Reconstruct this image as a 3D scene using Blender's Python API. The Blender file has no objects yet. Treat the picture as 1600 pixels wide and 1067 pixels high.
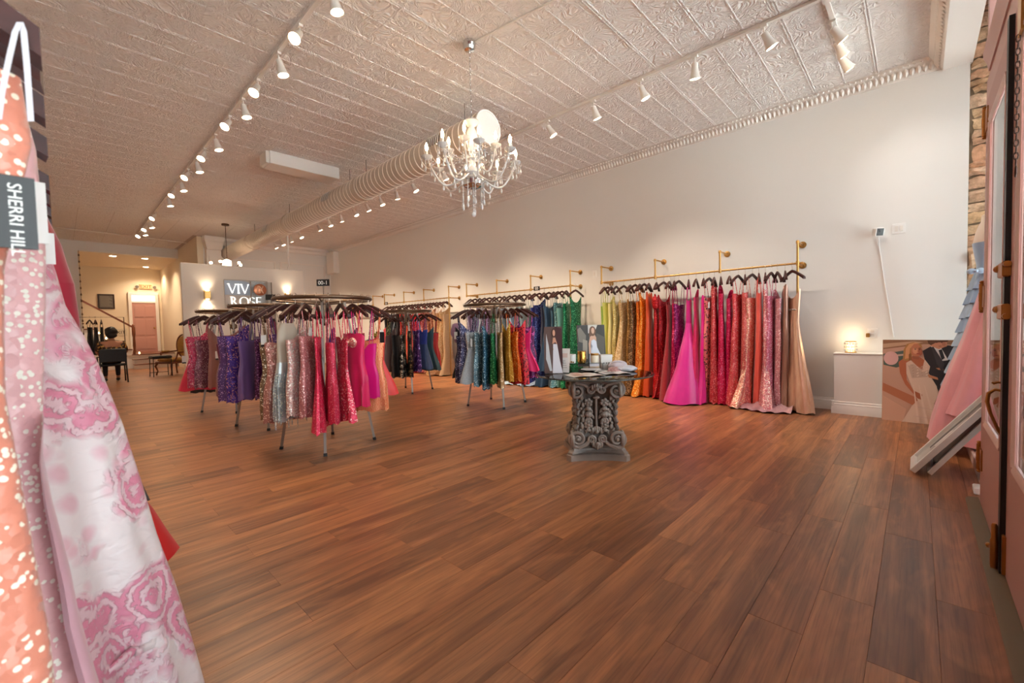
import bpy, math, random
from math import sin, cos, pi, radians, sqrt, exp
from mathutils import Vector, Matrix
RN = random.Random(11)
S = bpy.context.scene
COL = S.collection

# ---------------------------------------------------------------- camera
FPX, YAW, PITCH, ROLL, EYE = 669.0, 0.813, -0.0372, 0.0236, 1.2
fw = Vector((sin(YAW) * cos(PITCH), cos(YAW) * cos(PITCH), sin(PITCH)))
rt0 = Vector((cos(YAW), -sin(YAW), 0.0))
dn0 = fw.cross(rt0)
rt = cos(ROLL) * rt0 + sin(ROLL) * dn0
dn = -sin(ROLL) * rt0 + cos(ROLL) * dn0
cd = bpy.data.cameras.new('camera')
cam = bpy.data.objects.new('camera', cd)
COL.objects.link(cam)
mw = Matrix((rt, -dn, -fw)).transposed().to_4x4()
mw.translation = Vector((0, 0, EYE))
cam.matrix_world = mw
cd.sensor_width = 36.0
cd.lens = FPX / 1600.0 * 36.0
cd.clip_start = 0.05
cd.clip_end = 200
cd.dof.use_dof = True
cd.dof.focus_distance = 4.2
cd.dof.aperture_fstop = 6.3
S.camera = cam

# ---------------------------------------------------------------- view, world
S.view_settings.view_transform = 'Standard'
S.view_settings.look = 'None'
S.view_settings.gamma = 1.0
S.view_settings.use_curve_mapping = False
S.view_settings.exposure = 0.84
S.cycles.use_denoising = True
S.cycles.max_bounces = 8
S.cycles.diffuse_bounces = 5
S.cycles.glossy_bounces = 4
S.cycles.transmission_bounces = 6
S.cycles.transparent_max_bounces = 12
S.cycles.sample_clamp_indirect = 6.0
S.cycles.caustics_reflective = False
S.cycles.caustics_refractive = False
SKY = 3.8          # overcast daylight outside the shop front
SPOT_W = 82.0      # one track lamp
BULB_E = 62.0      # one chandelier bulb
WARM = (1.0, 0.77, 0.54)
w = bpy.data.worlds.new('overcast_sky')
S.world = w
w.use_nodes = True
wb = w.node_tree.nodes['Background']
wb.inputs[0].default_value = (0.9, 0.95, 1.0, 1)
wb.inputs[1].default_value = SKY

SUN_E = 34.0       # sun behind the shop, lighting the street but not the room
sl = bpy.data.lights.new('sun', 'SUN'); sl.energy = SUN_E; sl.color = (.96, .98, 1.0); sl.angle = radians(1.0)
so = bpy.data.objects.new('sun', sl); COL.objects.link(so)
so.rotation_euler = Vector((.12, -.42, -.9)).to_track_quat('-Z', 'Y').to_euler(); so.location = (3, 12, 20)

def portal(x, y, z, sx, sz):
    l = bpy.data.lights.new('daylight_portal', 'AREA')
    l.shape = 'RECTANGLE'; l.size = sx; l.size_y = sz
    l.cycles.is_portal = True
    o = bpy.data.objects.new('daylight_portal', l)
    o.location = (x, y, z); o.rotation_euler = (pi / 2, 0, 0)   # faces +Y, into the shop
    COL.objects.link(o)
portal(5.7, -1.24, 2.15, 2.45, 3.7)
portal(0.15, -0.4, 2.0, 1.3, 3.1)

# ---------------------------------------------------------------- materials
def lin(c):
    return tuple(((v / 255.0) / 12.92 if v / 255.0 <= 0.04045 else ((v / 255.0 + 0.055) / 1.055) ** 2.4) for v in c[:3]) + (1.0,)

class NT:
    """tiny node-tree helper"""
    def __init__(s, name):
        s.m = bpy.data.materials.new(name); s.m.use_nodes = True
        s.t = s.m.node_tree; s.n = s.t.nodes; s.b = s.n['Principled BSDF']; s.out = s.n['Material Output']
    def add(s, typ, **kw):
        n = s.n.new(typ)
        for k, v in kw.items():
            setattr(n, k, v)
        return n
    def set(s, sock, v):
        if hasattr(v, 'is_output') or isinstance(v, bpy.types.NodeSocket): s.t.links.new(v, sock)
        else: sock.default_value = v
        return s
    def p(s, **kw):
        for k, v in kw.items():
            s.set(s.b.inputs[k.replace('_', ' ')], v)
        return s
    def math(s, op, a, b=0.0, c=0.0, clamp=False):
        n = s.add('ShaderNodeMath', operation=op, use_clamp=clamp)
        for i, v in enumerate((a, b, c)): s.set(n.inputs[i], v)
        return n.outputs[0]
    def mix(s, f, a, b, typ='MIX'):
        n = s.add('ShaderNodeMix', data_type='RGBA', blend_type=typ)
        s.set(n.inputs[0], f); s.set(n.inputs[6], a); s.set(n.inputs[7], b)
        return n.outputs[2]
    def ramp(s, f, stops, interp='LINEAR'):
        n = s.add('ShaderNodeValToRGB'); n.color_ramp.interpolation = interp
        e = n.color_ramp.elements
        while len(e) < len(stops): e.new(0.5)
        for i, (p_, c) in enumerate(stops):
            e[i].position = p_; e[i].color = c if len(c) == 4 else (*c, 1)
        s.set(n.inputs[0], f); return n.outputs[0]
    def coord(s, kind='Object'):
        return s.add('ShaderNodeTexCoord').outputs[kind]
    def pos(s):
        return s.add('ShaderNodeNewGeometry').outputs['Position']
    def mapping(s, v, scale=(1, 1, 1), loc=(0, 0, 0), rot=(0, 0, 0)):
        n = s.add('ShaderNodeMapping'); s.set(n.inputs[0], v)
        s.set(n.inputs[1], loc); s.set(n.inputs[2], rot); s.set(n.inputs[3], scale); return n.outputs[0]
    def noise(s, v, scale, detail=3, rough=.5, dist=0.0):
        n = s.add('ShaderNodeTexNoise'); s.set(n.inputs['Vector'], v)
        s.set(n.inputs['Scale'], scale); s.set(n.inputs['Detail'], detail); s.set(n.inputs['Roughness'], rough); s.set(n.inputs['Distortion'], dist)
        return n
    def voro(s, v, scale, feature='F1'):
        n = s.add('ShaderNodeTexVoronoi', feature=feature); s.set(n.inputs['Vector'], v); s.set(n.inputs['Scale'], scale); return n
    def bump(s, h, strength=.3, dist=.01):
        n = s.add('ShaderNodeBump'); s.set(n.inputs['Strength'], strength); s.set(n.inputs['Distance'], dist); s.set(n.inputs['Height'], h)
        s.set(s.b.inputs['Normal'], n.outputs[0]); return n.outputs[0]

def plain(name, c, rough=.5, metal=0.0, **kw):
    n = NT(name); n.p(Base_Color=lin(c), Roughness=rough, Metallic=metal, **kw); return n.m

def emit(name, c, strength):
    n = NT(name); n.p(Base_Color=lin(c), Emission_Color=lin(c), Emission_Strength=strength, Roughness=.4); return n.m

def thin_glass(name, tint=(245, 250, 250), ior=1.5):
    n = NT(name)
    fr = n.add('ShaderNodeFresnel'); fr.inputs['IOR'].default_value = ior
    tr = n.add('ShaderNodeBsdfTransparent'); tr.inputs[0].default_value = lin(tint)
    gl = n.add('ShaderNodeBsdfGlossy'); gl.inputs['Roughness'].default_value = 0.02
    mx = n.add('ShaderNodeMixShader')
    n.set(mx.inputs[0], fr.outputs[0]); n.set(mx.inputs[1], tr.outputs[0]); n.set(mx.inputs[2], gl.outputs[0])
    n.set(n.out.inputs[0], mx.outputs[0]); n.n.remove(n.b)
    return n.m

# fabrics -------------------------------------------------------------------
_fab = {}
def sparkle_normal(n, vor, k):
    g = n.add('ShaderNodeNewGeometry')
    sub = n.add('ShaderNodeVectorMath', operation='SUBTRACT'); n.set(sub.inputs[0], vor.outputs['Color']); sub.inputs[1].default_value = (.5, .5, .5)
    sc = n.add('ShaderNodeVectorMath', operation='SCALE'); n.set(sc.inputs[0], sub.outputs[0]); sc.inputs['Scale'].default_value = k
    ad = n.add('ShaderNodeVectorMath', operation='ADD'); n.set(ad.inputs[0], g.outputs['Normal']); n.set(ad.inputs[1], sc.outputs[0])
    nm = n.add('ShaderNodeVectorMath', operation='NORMALIZE'); n.set(nm.inputs[0], ad.outputs[0])
    n.p(Normal=nm.outputs[0])

def fabric(kind, c, c2=None):
    key = (kind, c, c2)
    if key in _fab: return _fab[key]
    n = NT(kind + '_%d_%d_%d' % c)
    A = lin(c); B = lin(c2) if c2 else lin(tuple(min(255, int(v * .45 + 150)) for v in c))
    dk = lin(tuple(int(v * .72) for v in c))
    co = n.coord()
    if kind in ('sequin', 'glitter', 'bigsequin', 'irid'):
        sc = {'sequin': 105, 'glitter': 130, 'bigsequin': 135, 'irid': 100}[kind]
        v = n.voro(co, sc)
        sep = n.add('ShaderNodeSeparateColor'); n.set(sep.inputs[0], v.outputs['Color'])
        thr = {'sequin': .86, 'glitter': .9, 'bigsequin': .42, 'irid': .76}[kind]
        hot = n.math('GREATER_THAN', sep.outputs[0], thr)
        base = n.mix(n.math('MULTIPLY_ADD', sep.outputs[1], .5, .5), dk, A)
        if kind == 'irid':
            hue = n.ramp(sep.outputs[2], [(0, lin((250, 225, 190))), (.4, lin((245, 170, 190))), (.7, lin((190, 220, 210))), (1, lin((255, 240, 220)))])
            base = n.mix(n.math('MULTIPLY', sep.outputs[0], .45), base, hue)
        if kind == 'bigsequin':   # round sequins with cloth between
            disc = n.math('LESS_THAN', v.outputs['Distance'], .42)
            big = n.noise(co, 9, 2)
            patch = n.math('GREATER_THAN', big.outputs[0], .41)
            hot = n.math('MULTIPLY', n.math('MULTIPLY', hot, disc), patch)
            base = A
        n.p(Base_Color=n.mix(hot, base, B), Roughness=.3 if kind != 'glitter' else .42, Metallic=0.0 if kind == 'bigsequin' else .35)
        if kind == 'bigsequin': n.p(Sheen_Weight=.3)
        sparkle_normal(n, v, .55 if kind != 'bigsequin' else .35)
    elif kind == 'satin':
        nz = n.noise(n.mapping(co, (14, 14, 2)), 1.0, 2)
        n.p(Base_Color=n.mix(nz.outputs[0], A, lin(tuple(int(v * .88) for v in c))), Roughness=.36, Sheen_Weight=.25)
    elif kind == 'metallic':
        nz = n.noise(n.mapping(co, (40, 40, 3)), 1.0, 2)
        n.p(Base_Color=n.mix(nz.outputs[0], A, B), Roughness=.3, Metallic=.6)
    elif kind == 'tulle':
        nz = n.noise(co, 60, 2)
        n.p(Base_Color=n.mix(nz.outputs[0], A, dk), Roughness=.85, Sheen_Weight=.5)
    elif kind == 'leopard':
        v = n.voro(n.mapping(co, (1, 1, .8)), 34)
        ring = n.math('MULTIPLY', n.math('GREATER_THAN', v.outputs['Distance'], .22), n.math('LESS_THAN', v.outputs['Distance'], .46))
        nz = n.noise(co, 40, 1)
        ring = n.math('MULTIPLY', ring, n.math('GREATER_THAN', nz.outputs[0], .42))
        n.p(Base_Color=n.mix(ring, A, B), Roughness=.45)
    elif kind == 'embroid':    # sequins scattered in clumps over dark cloth
        v = n.voro(co, 70)
        sep = n.add('ShaderNodeSeparateColor'); n.set(sep.inputs[0], v.outputs['Color'])
        nz = n.noise(co, 16, 2)
        hot = n.math('MULTIPLY', n.math('GREATER_THAN', nz.outputs[0], .52), n.math('GREATER_THAN', sep.outputs[0], .45))
        n.p(Base_Color=n.mix(hot, A, B), Roughness=.35, Metallic=n.math('MULTIPLY', hot, .5))
        sparkle_normal(n, v, .4)
    elif kind == 'stripe':
        sp = n.add('ShaderNodeSeparateXYZ'); n.set(sp.inputs[0], co)
        ang = n.math('ARCTAN2', sp.outputs[1], sp.outputs[0])
        st = n.math('SINE', n.math('MULTIPLY', ang, 22.0))
        n.p(Base_Color=n.mix(n.math('MULTIPLY_ADD', st, .5, .5), A, B), Roughness=.3, Metallic=.3)
    elif kind == 'zebra':
        wv = n.add('ShaderNodeTexWave', wave_type='BANDS', bands_direction='X')
        n.set(wv.inputs['Vector'], co); wv.inputs['Scale'].default_value = 22; wv.inputs['Distortion'].default_value = 9; wv.inputs['Detail Scale'].default_value = 1.5
        n.p(Base_Color=n.mix(wv.outputs[0], A, B), Roughness=.4, Metallic=.25)
    elif kind == 'jacquard':   # raised woven roses in pink on white satin
        nz = n.noise(co, 5.0, 1)
        warp = n.mix(.16, co, nz.outputs['Color'])
        v = n.voro(warp, 8.5)
        v2 = n.noise(n.mapping(co, (1, 1, 1)), 34, 3, .6, 1.5)
        flower = n.ramp(n.math('ADD', v.outputs['Distance'], n.math('MULTIPLY', n.math('SUBTRACT', n.noise(co, 18, 2).outputs[0], .5), .7)), [(.44, (1, 1, 1)), (.62, (0, 0, 0))])
        vs_ = n.voro(n.mix(.1, co, nz.outputs['Color']), 21)
        small = n.ramp(vs_.outputs['Distance'], [(.2, (1, 1, 1)), (.42, (0, 0, 0))])
        ringw = n.math('SINE', n.math('ADD', n.math('MULTIPLY', v.outputs['Distance'], 34.0), n.math('MULTIPLY', v2.outputs[0], 9.0)))
        petals = n.ramp(n.math('MULTIPLY_ADD', ringw, .5, .5), [(.25, (0, 0, 0)), (.7, (1, 1, 1))])
        f = n.math('MAXIMUM', n.math('MULTIPLY', flower, n.math('MULTIPLY_ADD', petals, .6, .4)), n.math('MULTIPLY', small, .5))
        n.p(Base_Color=n.mix(f, A, B), Roughness=.4, Sheen_Weight=.2)
        n.bump(n.math('ADD', n.math('MULTIPLY', flower, petals), n.math('MULTIPLY', n.noise(n.mapping(co, (1, 1, 2.2)), 16, 2, .5, .8).outputs[0], .8)), .5, .014)
    else:
        n.p(Base_Color=A, Roughness=.6, Sheen_Weight=.2)
    _fab[key] = n.m
    return n.m

M = {}
def wall_mat(name, c, bump=.05):
    n = NT(name); nz = n.noise(n.pos(), 90, 3); n.p(Base_Color=lin(c), Roughness=.72)
    n.bump(nz.outputs[0], bump, .004); return n.m
M['wall'] = wall_mat('cream_plaster', (231, 229, 225))
M['wall_back'] = wall_mat('warm_cream_plaster', (230, 215, 190))
M['partition'] = wall_mat('white_partition_paint', (234, 226, 214))
M['trim'] = plain('white_trim_paint', (236, 230, 224), .45)
M['white'] = plain('white_enamel', (240, 238, 235), .35)
M['white_fixture'] = plain('white_fixture_enamel', (232, 226, 218), .4)
M['duct'] = plain('painted_duct_steel', (204, 190, 174), .42, .1)
M['duct_band'] = plain('duct_seam', (238, 228, 214), .4)
M['grille'] = plain('grey_grille', (120, 112, 104), .5)
M['brass'] = plain('brushed_brass', (196, 152, 88), .3, .9)
M['old_brass'] = plain('aged_brass', (176, 116, 56), .36, .8)
M['bronze'] = plain('bronze_tube', (104, 82, 66), .34, .85)
M['steel'] = plain('brushed_steel', (150, 140, 132), .35, .9)
M['chrome'] = plain('polished_chrome', (215, 215, 215), .1, 1.0)
M['hook'] = plain('hook_wire', (200, 190, 178), .25, 1.0)
M['black'] = plain('black_plastic', (22, 21, 22), .45)
M['black_seat'] = plain('black_vinyl', (18, 18, 19), .5)
M['paper'] = plain('white_card', (238, 236, 232), .55)
M['pink_paint'] = plain('dusty_pink_paint', (208, 164, 154), .42)
M['pink_door'] = plain('rose_door_paint', (198, 148, 138), .45)
M['pink_light'] = plain('pale_pink_paint', (230, 198, 190), .4)
M['glass'] = thin_glass('window_glass')
M['stair_wood'] = plain('stained_stair_wood', (112, 58, 30), .35)
M['hair'] = plain('dark_hair', (24, 18, 16), .5)
M['skin'] = plain('skin', (188, 136, 108), .5)
M['ribbon'] = plain('white_ribbon', (206, 202, 210), .4)
def hanger_mat():
    n = NT('dark_mahogany'); nz = n.noise(n.mapping(n.coord(), (6, 40, 40)), 1, 3)
    n.p(Base_Color=n.mix(nz.outputs[0], lin((46, 22, 20)), lin((80, 40, 34))), Roughness=.42, Specular_IOR_Level=.3); return n.m
M['hanger'] = hanger_mat()

def plank_mat():
    n = NT('walnut_vinyl_plank')
    oi = n.add('ShaderNodeObjectInfo'); at = n.add('ShaderNodeAttribute', attribute_name='rnd')
    r = n.math('FRACT', n.math('ADD', oi.outputs['Random'], at.outputs['Fac']))
    off = n.add('ShaderNodeCombineXYZ'); n.set(off.inputs[0], n.math('MULTIPLY', r, 37.0)); n.set(off.inputs[1], n.math('MULTIPLY', r, 91.0)); n.set(off.inputs[2], n.math('MULTIPLY', r, 13.0))
    va = n.add('ShaderNodeVectorMath', operation='ADD'); n.set(va.inputs[0], n.pos()); n.set(va.inputs[1], off.outputs[0])
    v = va.outputs[0]
    g1 = n.noise(n.mapping(v, (.9, 9, 1)), 1.6, 4, .55, 1.2)
    g2 = n.noise(n.mapping(v, (3, 110, 1)), 1.0, 3, .6)
    g3 = n.noise(n.mapping(v, (1.3, 5, 1)), 1.2, 2, .5, 2.2)
    g4 = n.noise(n.mapping(v, (.35, 13, 1)), 1.0, 2, .4, .6)
    base = n.ramp(r, [(0, lin((148, 94, 60))), (.2, lin((188, 122, 76))), (.42, lin((164, 104, 68))), (.62, lin((206, 138, 88))), (.82, lin((174, 112, 72))), (1, lin((136, 88, 60)))])
    cb = n.mix(n.ramp(g1.outputs[0], [(.3, (0, 0, 0)), (.75, (1, 1, 1))]), n.mix(.55, base, lin((86, 55, 40))), base)
    cb = n.mix(n.ramp(g4.outputs[0], [(.36, (1, 1, 1)), (.5, (0, 0, 0))]), cb, n.mix(.36, cb, lin((70, 44, 34))))
    cb = n.mix(n.ramp(g4.outputs[0], [(.54, (0, 0, 0)), (.7, (1, 1, 1))]), cb, n.mix(.34, cb, lin((214, 148, 98))))
    cb = n.mix(n.math('MULTIPLY', n.ramp(g3.outputs[0], [(.5, (0, 0, 0)), (.8, (1, 1, 1))]), .55), cb, lin((206, 140, 90)))
    cb = n.mix(n.math('MULTIPLY', n.ramp(g2.outputs[0], [(.45, (0, 0, 0)), (.7, (1, 1, 1))]), .35), cb, lin((66, 40, 30)))
    n.p(Base_Color=cb, Roughness=n.math('MULTIPLY_ADD', g2.outputs[0], .12, .27))
    n.bump(g2.outputs[0], .08, .002)
    return n.m
M['plank'] = plank_mat()
M['subfloor'] = plain('dark_joint', (66, 42, 32), .8)

def tin_mat():
    n = NT('pressed_tin_paint')
    p = n.pos()
    nz = n.noise(n.mapping(p, (1, 1, 1)), 2.2, 2)
    warp = n.mix(.28, p, nz.outputs['Color'])
    a = n.noise(warp, 9.5, 2.5, .5, 2.6)
    h = n.ramp(n.math('ABSOLUTE', n.math('SUBTRACT', a.outputs[0], .5)), [(.0, (1, 1, 1)), (.09, (.3, .3, .3)), (.2, (0, 0, 0))])
    n.p(Base_Color=lin((240, 234, 230)), Roughness=.5)
    n.bump(h, .8, .016)
    return n.m
M['tin'] = tin_mat()
M['tin_gap'] = plain('tin_seam', (200, 186, 174), .6)

def stone_mat(name, c1, c2, c3):
    n = NT(name); oi = n.add('ShaderNodeObjectInfo'); p = n.pos()
    base = n.ramp(oi.outputs['Random'], [(0, lin(c1)), (.5, lin(c2)), (1, lin(c3))])
    nz = n.noise(p, 14, 5, .65); n2 = n.noise(p, 60, 3)
    n.p(Base_Color=n.mix(n.ramp(nz.outputs[0], [(.35, (0, 0, 0)), (.65, (1, 1, 1))]), n.mix(.5, base, lin((120, 84, 56))), base), Roughness=.9)
    n.bump(n.math('ADD', nz.outputs[0], n.math('MULTIPLY', n2.outputs[0], .5)), .8, .02); return n.m
M['stone'] = stone_mat('sandstone', (232, 196, 150), (240, 208, 178), (222, 168, 132))
M['mortar'] = plain('lime_mortar', (150, 128, 104), .95)

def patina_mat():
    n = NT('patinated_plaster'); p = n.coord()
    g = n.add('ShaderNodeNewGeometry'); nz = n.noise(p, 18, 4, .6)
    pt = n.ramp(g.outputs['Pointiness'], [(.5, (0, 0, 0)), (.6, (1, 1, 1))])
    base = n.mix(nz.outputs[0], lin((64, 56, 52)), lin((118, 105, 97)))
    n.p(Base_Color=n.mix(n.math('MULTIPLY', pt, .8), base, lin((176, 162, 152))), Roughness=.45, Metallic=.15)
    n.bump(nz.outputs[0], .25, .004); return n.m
M['patina'] = patina_mat()

def crystal_mat():
    n = NT('cut_crystal'); n.p(Base_Color=(.97, .97, .97, 1), Roughness=.06, Transmission_Weight=.4, IOR=1.5, Specular_IOR_Level=.9); return n.m
M['crystal'] = crystal_mat()
M['lamp_lens'] = emit('lamp_lens', (255, 226, 186), 22)
M['cool_lens'] = emit('cool_lamp_lens', (255, 246, 236), 22)
M['flame_bulb'] = emit('flame_bulb', (255, 214, 165), BULB_E)
M['clear_acrylic'] = thin_glass('clear_acrylic', (238, 242, 244), 1.22)
M['table_glass'] = thin_glass('table_glass', (214, 226, 222), 1.5)

# ---------------------------------------------------------------- mesh builder
def wpos(o):
    v = Vector((0, 0, 0))
    while o is not None:
        v = v + o.location; o = o.parent
    return v

class MB:
    def __init__(s): s.v = []; s.f = []; s.mi = []; s.cur = 0
    def add(s, vs, fs):
        b = len(s.v); s.v += [tuple(v) for v in vs]
        for f in fs: s.f.append(tuple(b + i for i in f)); s.mi.append(s.cur)
        return s
    def box(s, x0, x1, y0, y1, z0, z1):
        return s.add([(x0, y0, z0), (x1, y0, z0), (x1, y1, z0), (x0, y1, z0), (x0, y0, z1), (x1, y0, z1), (x1, y1, z1), (x0, y1, z1)],
                     [(0, 3, 2, 1), (4, 5, 6, 7), (0, 1, 5, 4), (1, 2, 6, 5), (2, 3, 7, 6), (3, 0, 4, 7)])
    def bbox(s, x0, x1, y0, y1, z0, z1, b=.004):
        """box with its top and side edges chamfered"""
        vs = []; 
        for z, i in ((z0, 0), (z0 + b, 1), (z1 - b, 1), (z1, 0)):
            d = 0 if i else b
            vs += [(x0 + d, y0 + d, z), (x1 - d, y0 + d, z), (x1 - d, y1 - d, z), (x0 + d, y1 - d, z)]
        fs = [(0, 3, 2, 1), (12, 13, 14, 15)]
        for k in range(3):
            for i in range(4):
                j = (i + 1) % 4; fs.append((4 * k + i, 4 * k + j, 4 * k + 4 + j, 4 * k + 4 + i))
        return s.add(vs, fs)
    def bar(s, p, q, wx, wy, up=(0, 0, 1)):
        """rectangular bar from p to q"""
        p, q = Vector(p), Vector(q); d = (q - p).normalized(); u = Vector(up)
        a = d.cross(u)
        if a.length < 1e-4: a = d.cross(Vector((1, 0, 0)))
        a.normalize(); b = a.cross(d).normalized()
        vs = []
        for c in (p, q):
            for i, j in ((-1, -1), (1, -1), (1, 1), (-1, 1)): vs.append(c + a * (i * wx / 2) + b * (j * wy / 2))
        return s.add(vs, [(0, 1, 2, 3), (7, 6, 5, 4), (0, 4, 5, 1), (1, 5, 6, 2), (2, 6, 7, 3), (3, 7, 4, 0)])
    def tube(s, pts, r, n=8, closed=False):
        P = [Vector(p) for p in pts]; m = len(P)
        rs = r if isinstance(r, (list, tuple)) else [r] * m
        T = []
        for i in range(m):
            if closed: t = P[(i + 1) % m] - P[i - 1]
            else: t = P[min(i + 1, m - 1)] - P[max(i - 1, 0)]
            T.append(t.normalized() if t.length > 1e-9 else Vector((0, 0, 1)))
        a = T[0].orthogonal().normalized(); vs = []
        for i in range(m):
            a = (a - T[i] * a.dot(T[i])); a.normalize(); b = T[i].cross(a)
            for k in range(n):
                th = 2 * pi * k / n; vs.append(P[i] + (a * cos(th) + b * sin(th)) * rs[i])
        fs = []
        for i in range(m if closed else m - 1):
            j = (i + 1) % m
            for k in range(n):
                l = (k + 1) % n; fs.append((i * n + k, i * n + l, j * n + l, j * n + k))
        if not closed:
            fs.append(tuple(range(n - 1, -1, -1))); fs.append(tuple((m - 1) * n + k for k in range(n)))
        return s.add(vs, fs)
    def lathe(s, prof, n=16, c=(0, 0, 0), ax=None, caps=True):
        """profile [(r, h)] turned about an axis (default z) through c"""
        c = Vector(c); az = Vector(ax).normalized() if ax else Vector((0, 0, 1))
        a = az.orthogonal().normalized(); b = az.cross(a); vs = []
        for r, h in prof:
            for k in range(n):
                th = 2 * pi * k / n; vs.append(c + az * h + (a * cos(th) + b * sin(th)) * max(r, 1e-5))
        fs = []
        for i in range(len(prof) - 1):
            for k in range(n):
                l = (k + 1) % n; fs.append((i * n + k, i * n + l, (i + 1) * n + l, (i + 1) * n + k))
        if caps:
            fs.append(tuple(range(n - 1, -1, -1))); fs.append(tuple((len(prof) - 1) * n + k for k in range(n)))
        return s.add(vs, fs)
    def sph(s, c, r, n=8, m=5, sc=(1, 1, 1)):
        vs = [(c[0], c[1], c[2] - r * sc[2])]
        for i in range(1, m):
            ph = -pi / 2 + pi * i / m
            for k in range(n):
                th = 2 * pi * k / n; vs.append((c[0] + r * sc[0] * cos(ph) * cos(th), c[1] + r * sc[1] * cos(ph) * sin(th), c[2] + r * sc[2] * sin(ph)))
        vs.append((c[0], c[1], c[2] + r * sc[2])); fs = []
        for k in range(n):
            l = (k + 1) % n; fs.append((0, 1 + l, 1 + k))
            for i in range(m - 2): fs.append((1 + i * n + k, 1 + i * n + l, 1 + (i + 1) * n + l, 1 + (i + 1) * n + k))
            fs.append((len(vs) - 1, 1 + (m - 2) * n + k, 1 + (m - 2) * n + l))
        return s.add(vs, fs)
    def prism(s, poly, o, u, v, t):
        """2-D outline in the plane o + a*u + b*v, thickened by vector t"""
        o, u, v, t = Vector(o), Vector(u), Vector(v), Vector(t); n = len(poly)
        vs = [o + u * a + v * b for a, b in poly]; vs += [p + t for p in vs]
        fs = [tuple(range(n - 1, -1, -1)), tuple(range(n, 2 * n))]
        for i in range(n):
            j = (i + 1) % n; fs.append((i, j, n + j, n + i))
        return s.add(vs, fs)
    def extr(s, prof, p0, p1, a, b):
        """profile [(u,v)] in axes a,b swept straight from p0 to p1"""
        p0, p1, a, b = Vector(p0), Vector(p1), Vector(a), Vector(b); n = len(prof)
        vs = [p0 + a * u + b * v for u, v in prof] + [p1 + a * u + b * v for u, v in prof]
        fs = [tuple(range(n)), tuple(range(2 * n - 1, n - 1, -1))]
        for i in range(n):
            j = (i + 1) % n; fs.append((i, n + i, n + j, j))
        return s.add(vs, fs)
    def mesh(s, name, mats, smooth=38):
        me = bpy.data.meshes.new(name); me.from_pydata(s.v, [], s.f)
        for m in (mats if isinstance(mats, (list, tuple)) else [mats]): me.materials.append(m)
        if len(me.materials) > 1: me.polygons.foreach_set('material_index', s.mi)
        if smooth:
            me.polygons.foreach_set('use_smooth', [True] * len(s.f))
            me.set_sharp_from_angle(angle=radians(smooth))
        me.update(); return me
    def build(s, name, mats, parent=None, world=True, smooth=38, **kw):
        if world and parent is not None:
            d = wpos(parent); s.v = [(x - d.x, y - d.y, z - d.z) for x, y, z in s.v]
        return obj(name, s.mesh(name, mats, smooth), parent, **kw)

def obj(name, me, parent=None, loc=(0, 0, 0), rot=(0, 0, 0), **tags):
    o = bpy.data.objects.new(name, me); COL.objects.link(o)
    o.location = loc; o.rotation_euler = rot
    if parent is not None: o.parent = parent
    for k, v in tags.items(): o[k] = v
    return o

def thing(name, label, cat, loc=(0, 0, 0), rz=0.0, group=None, rot=None):
    o = bpy.data.objects.new(name, None); COL.objects.link(o); o.empty_display_size = .05
    o.location = loc; o.rotation_euler = rot or (0, 0, rz)
    o['label'] = label; o['category'] = cat
    if group: o['group'] = group
    return o

def struct(name, mb, mat, **kw):
    return mb.build(name, mat, None, kind='structure', **kw)

def lettering(body, size, ext, mat, parent, loc, rot, align='CENTER'):
    fc = bpy.data.curves.new('lettering', 'FONT'); fc.body = body; fc.size = size; fc.extrude = ext; fc.align_x = align; fc.resolution_u = 3
    tmp = bpy.data.objects.new('lettering', fc); COL.objects.link(tmp)
    me = bpy.data.meshes.new_from_object(tmp.evaluated_get(bpy.context.evaluated_depsgraph_get()))
    me.name = 'lettering'; me.materials.clear(); me.materials.append(mat)
    bpy.data.objects.remove(tmp); bpy.data.curves.remove(fc)
    return obj('lettering', me, parent, loc, rot)
ORD = 'first second third fourth fifth sixth seventh eighth ninth tenth eleventh twelfth thirteenth fourteenth fifteenth sixteenth seventeenth eighteenth nineteenth twentieth'.split()
def lerp(a, b, t): return a + (b - a) * t
def pw(t, pts):
    """smooth interpolation through [(t, v)]"""
    if t <= pts[0][0]: return pts[0][1]
    for (a, x), (b, y) in zip(pts, pts[1:]):
        if t <= b:
            k = (t - a) / (b - a); k = k * k * (3 - 2 * k) * .5 + k * .5; return x + (y - x) * k
    return pts[-1][1]
# ================================================================ the room
XL, XR, YB, HC = -0.56, 6.95, 15.7, 4.1       # left wall, right wall, back wall, ceiling
# floor: vinyl planks laid across the shop, nearest 300 singly
floor = struct('floor', MB().box(XL - .2, XR + .3, -3.2, 22.7, -.2, -.008), M['subfloor'])
PW, PL = .187, 1.22
pm = MB().bbox(0, PL - .0005, 0, PW - .0005, -.008, 0, .0009).mesh('plank', M['plank'])
rest = MB(); rnds = []; np_ = 0
prs = random.Random(5)
for r in range(-2, 121):
    y = .118 + (r - 1) * PW
    off = .67 if r % 2 == 0 else prs.choice((.3, 1.05, .1, 1.28))
    x = off - PL * 2
    while x < XR:
        x0, x1 = max(x, XL), min(x + PL, XR)
        if x1 - x0 > .02 and y < 22.4:
            full = x1 - x0 > PL - .001
            if np_ < 300 and y > -.35:
                me = pm if full else MB().bbox(0, x1 - x0 - .0005, 0, PW - .0005, -.008, 0, .0009).mesh('plank', M['plank'])
                obj('plank', me, floor, (x0, y, 0)); np_ += 1
            else:
                rest.box(x0, x1 - .0012, y, y + PW - .0012, -.008, 0); rnds.append(prs.random())
        x += PL
ro = rest.build('far_planks', M['plank'], floor, kind='stuff')
at = ro.data.attributes.new('rnd', 'FLOAT', 'FACE')
at.data.foreach_set('value', [v for v in rnds for _ in range(6)])

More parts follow.
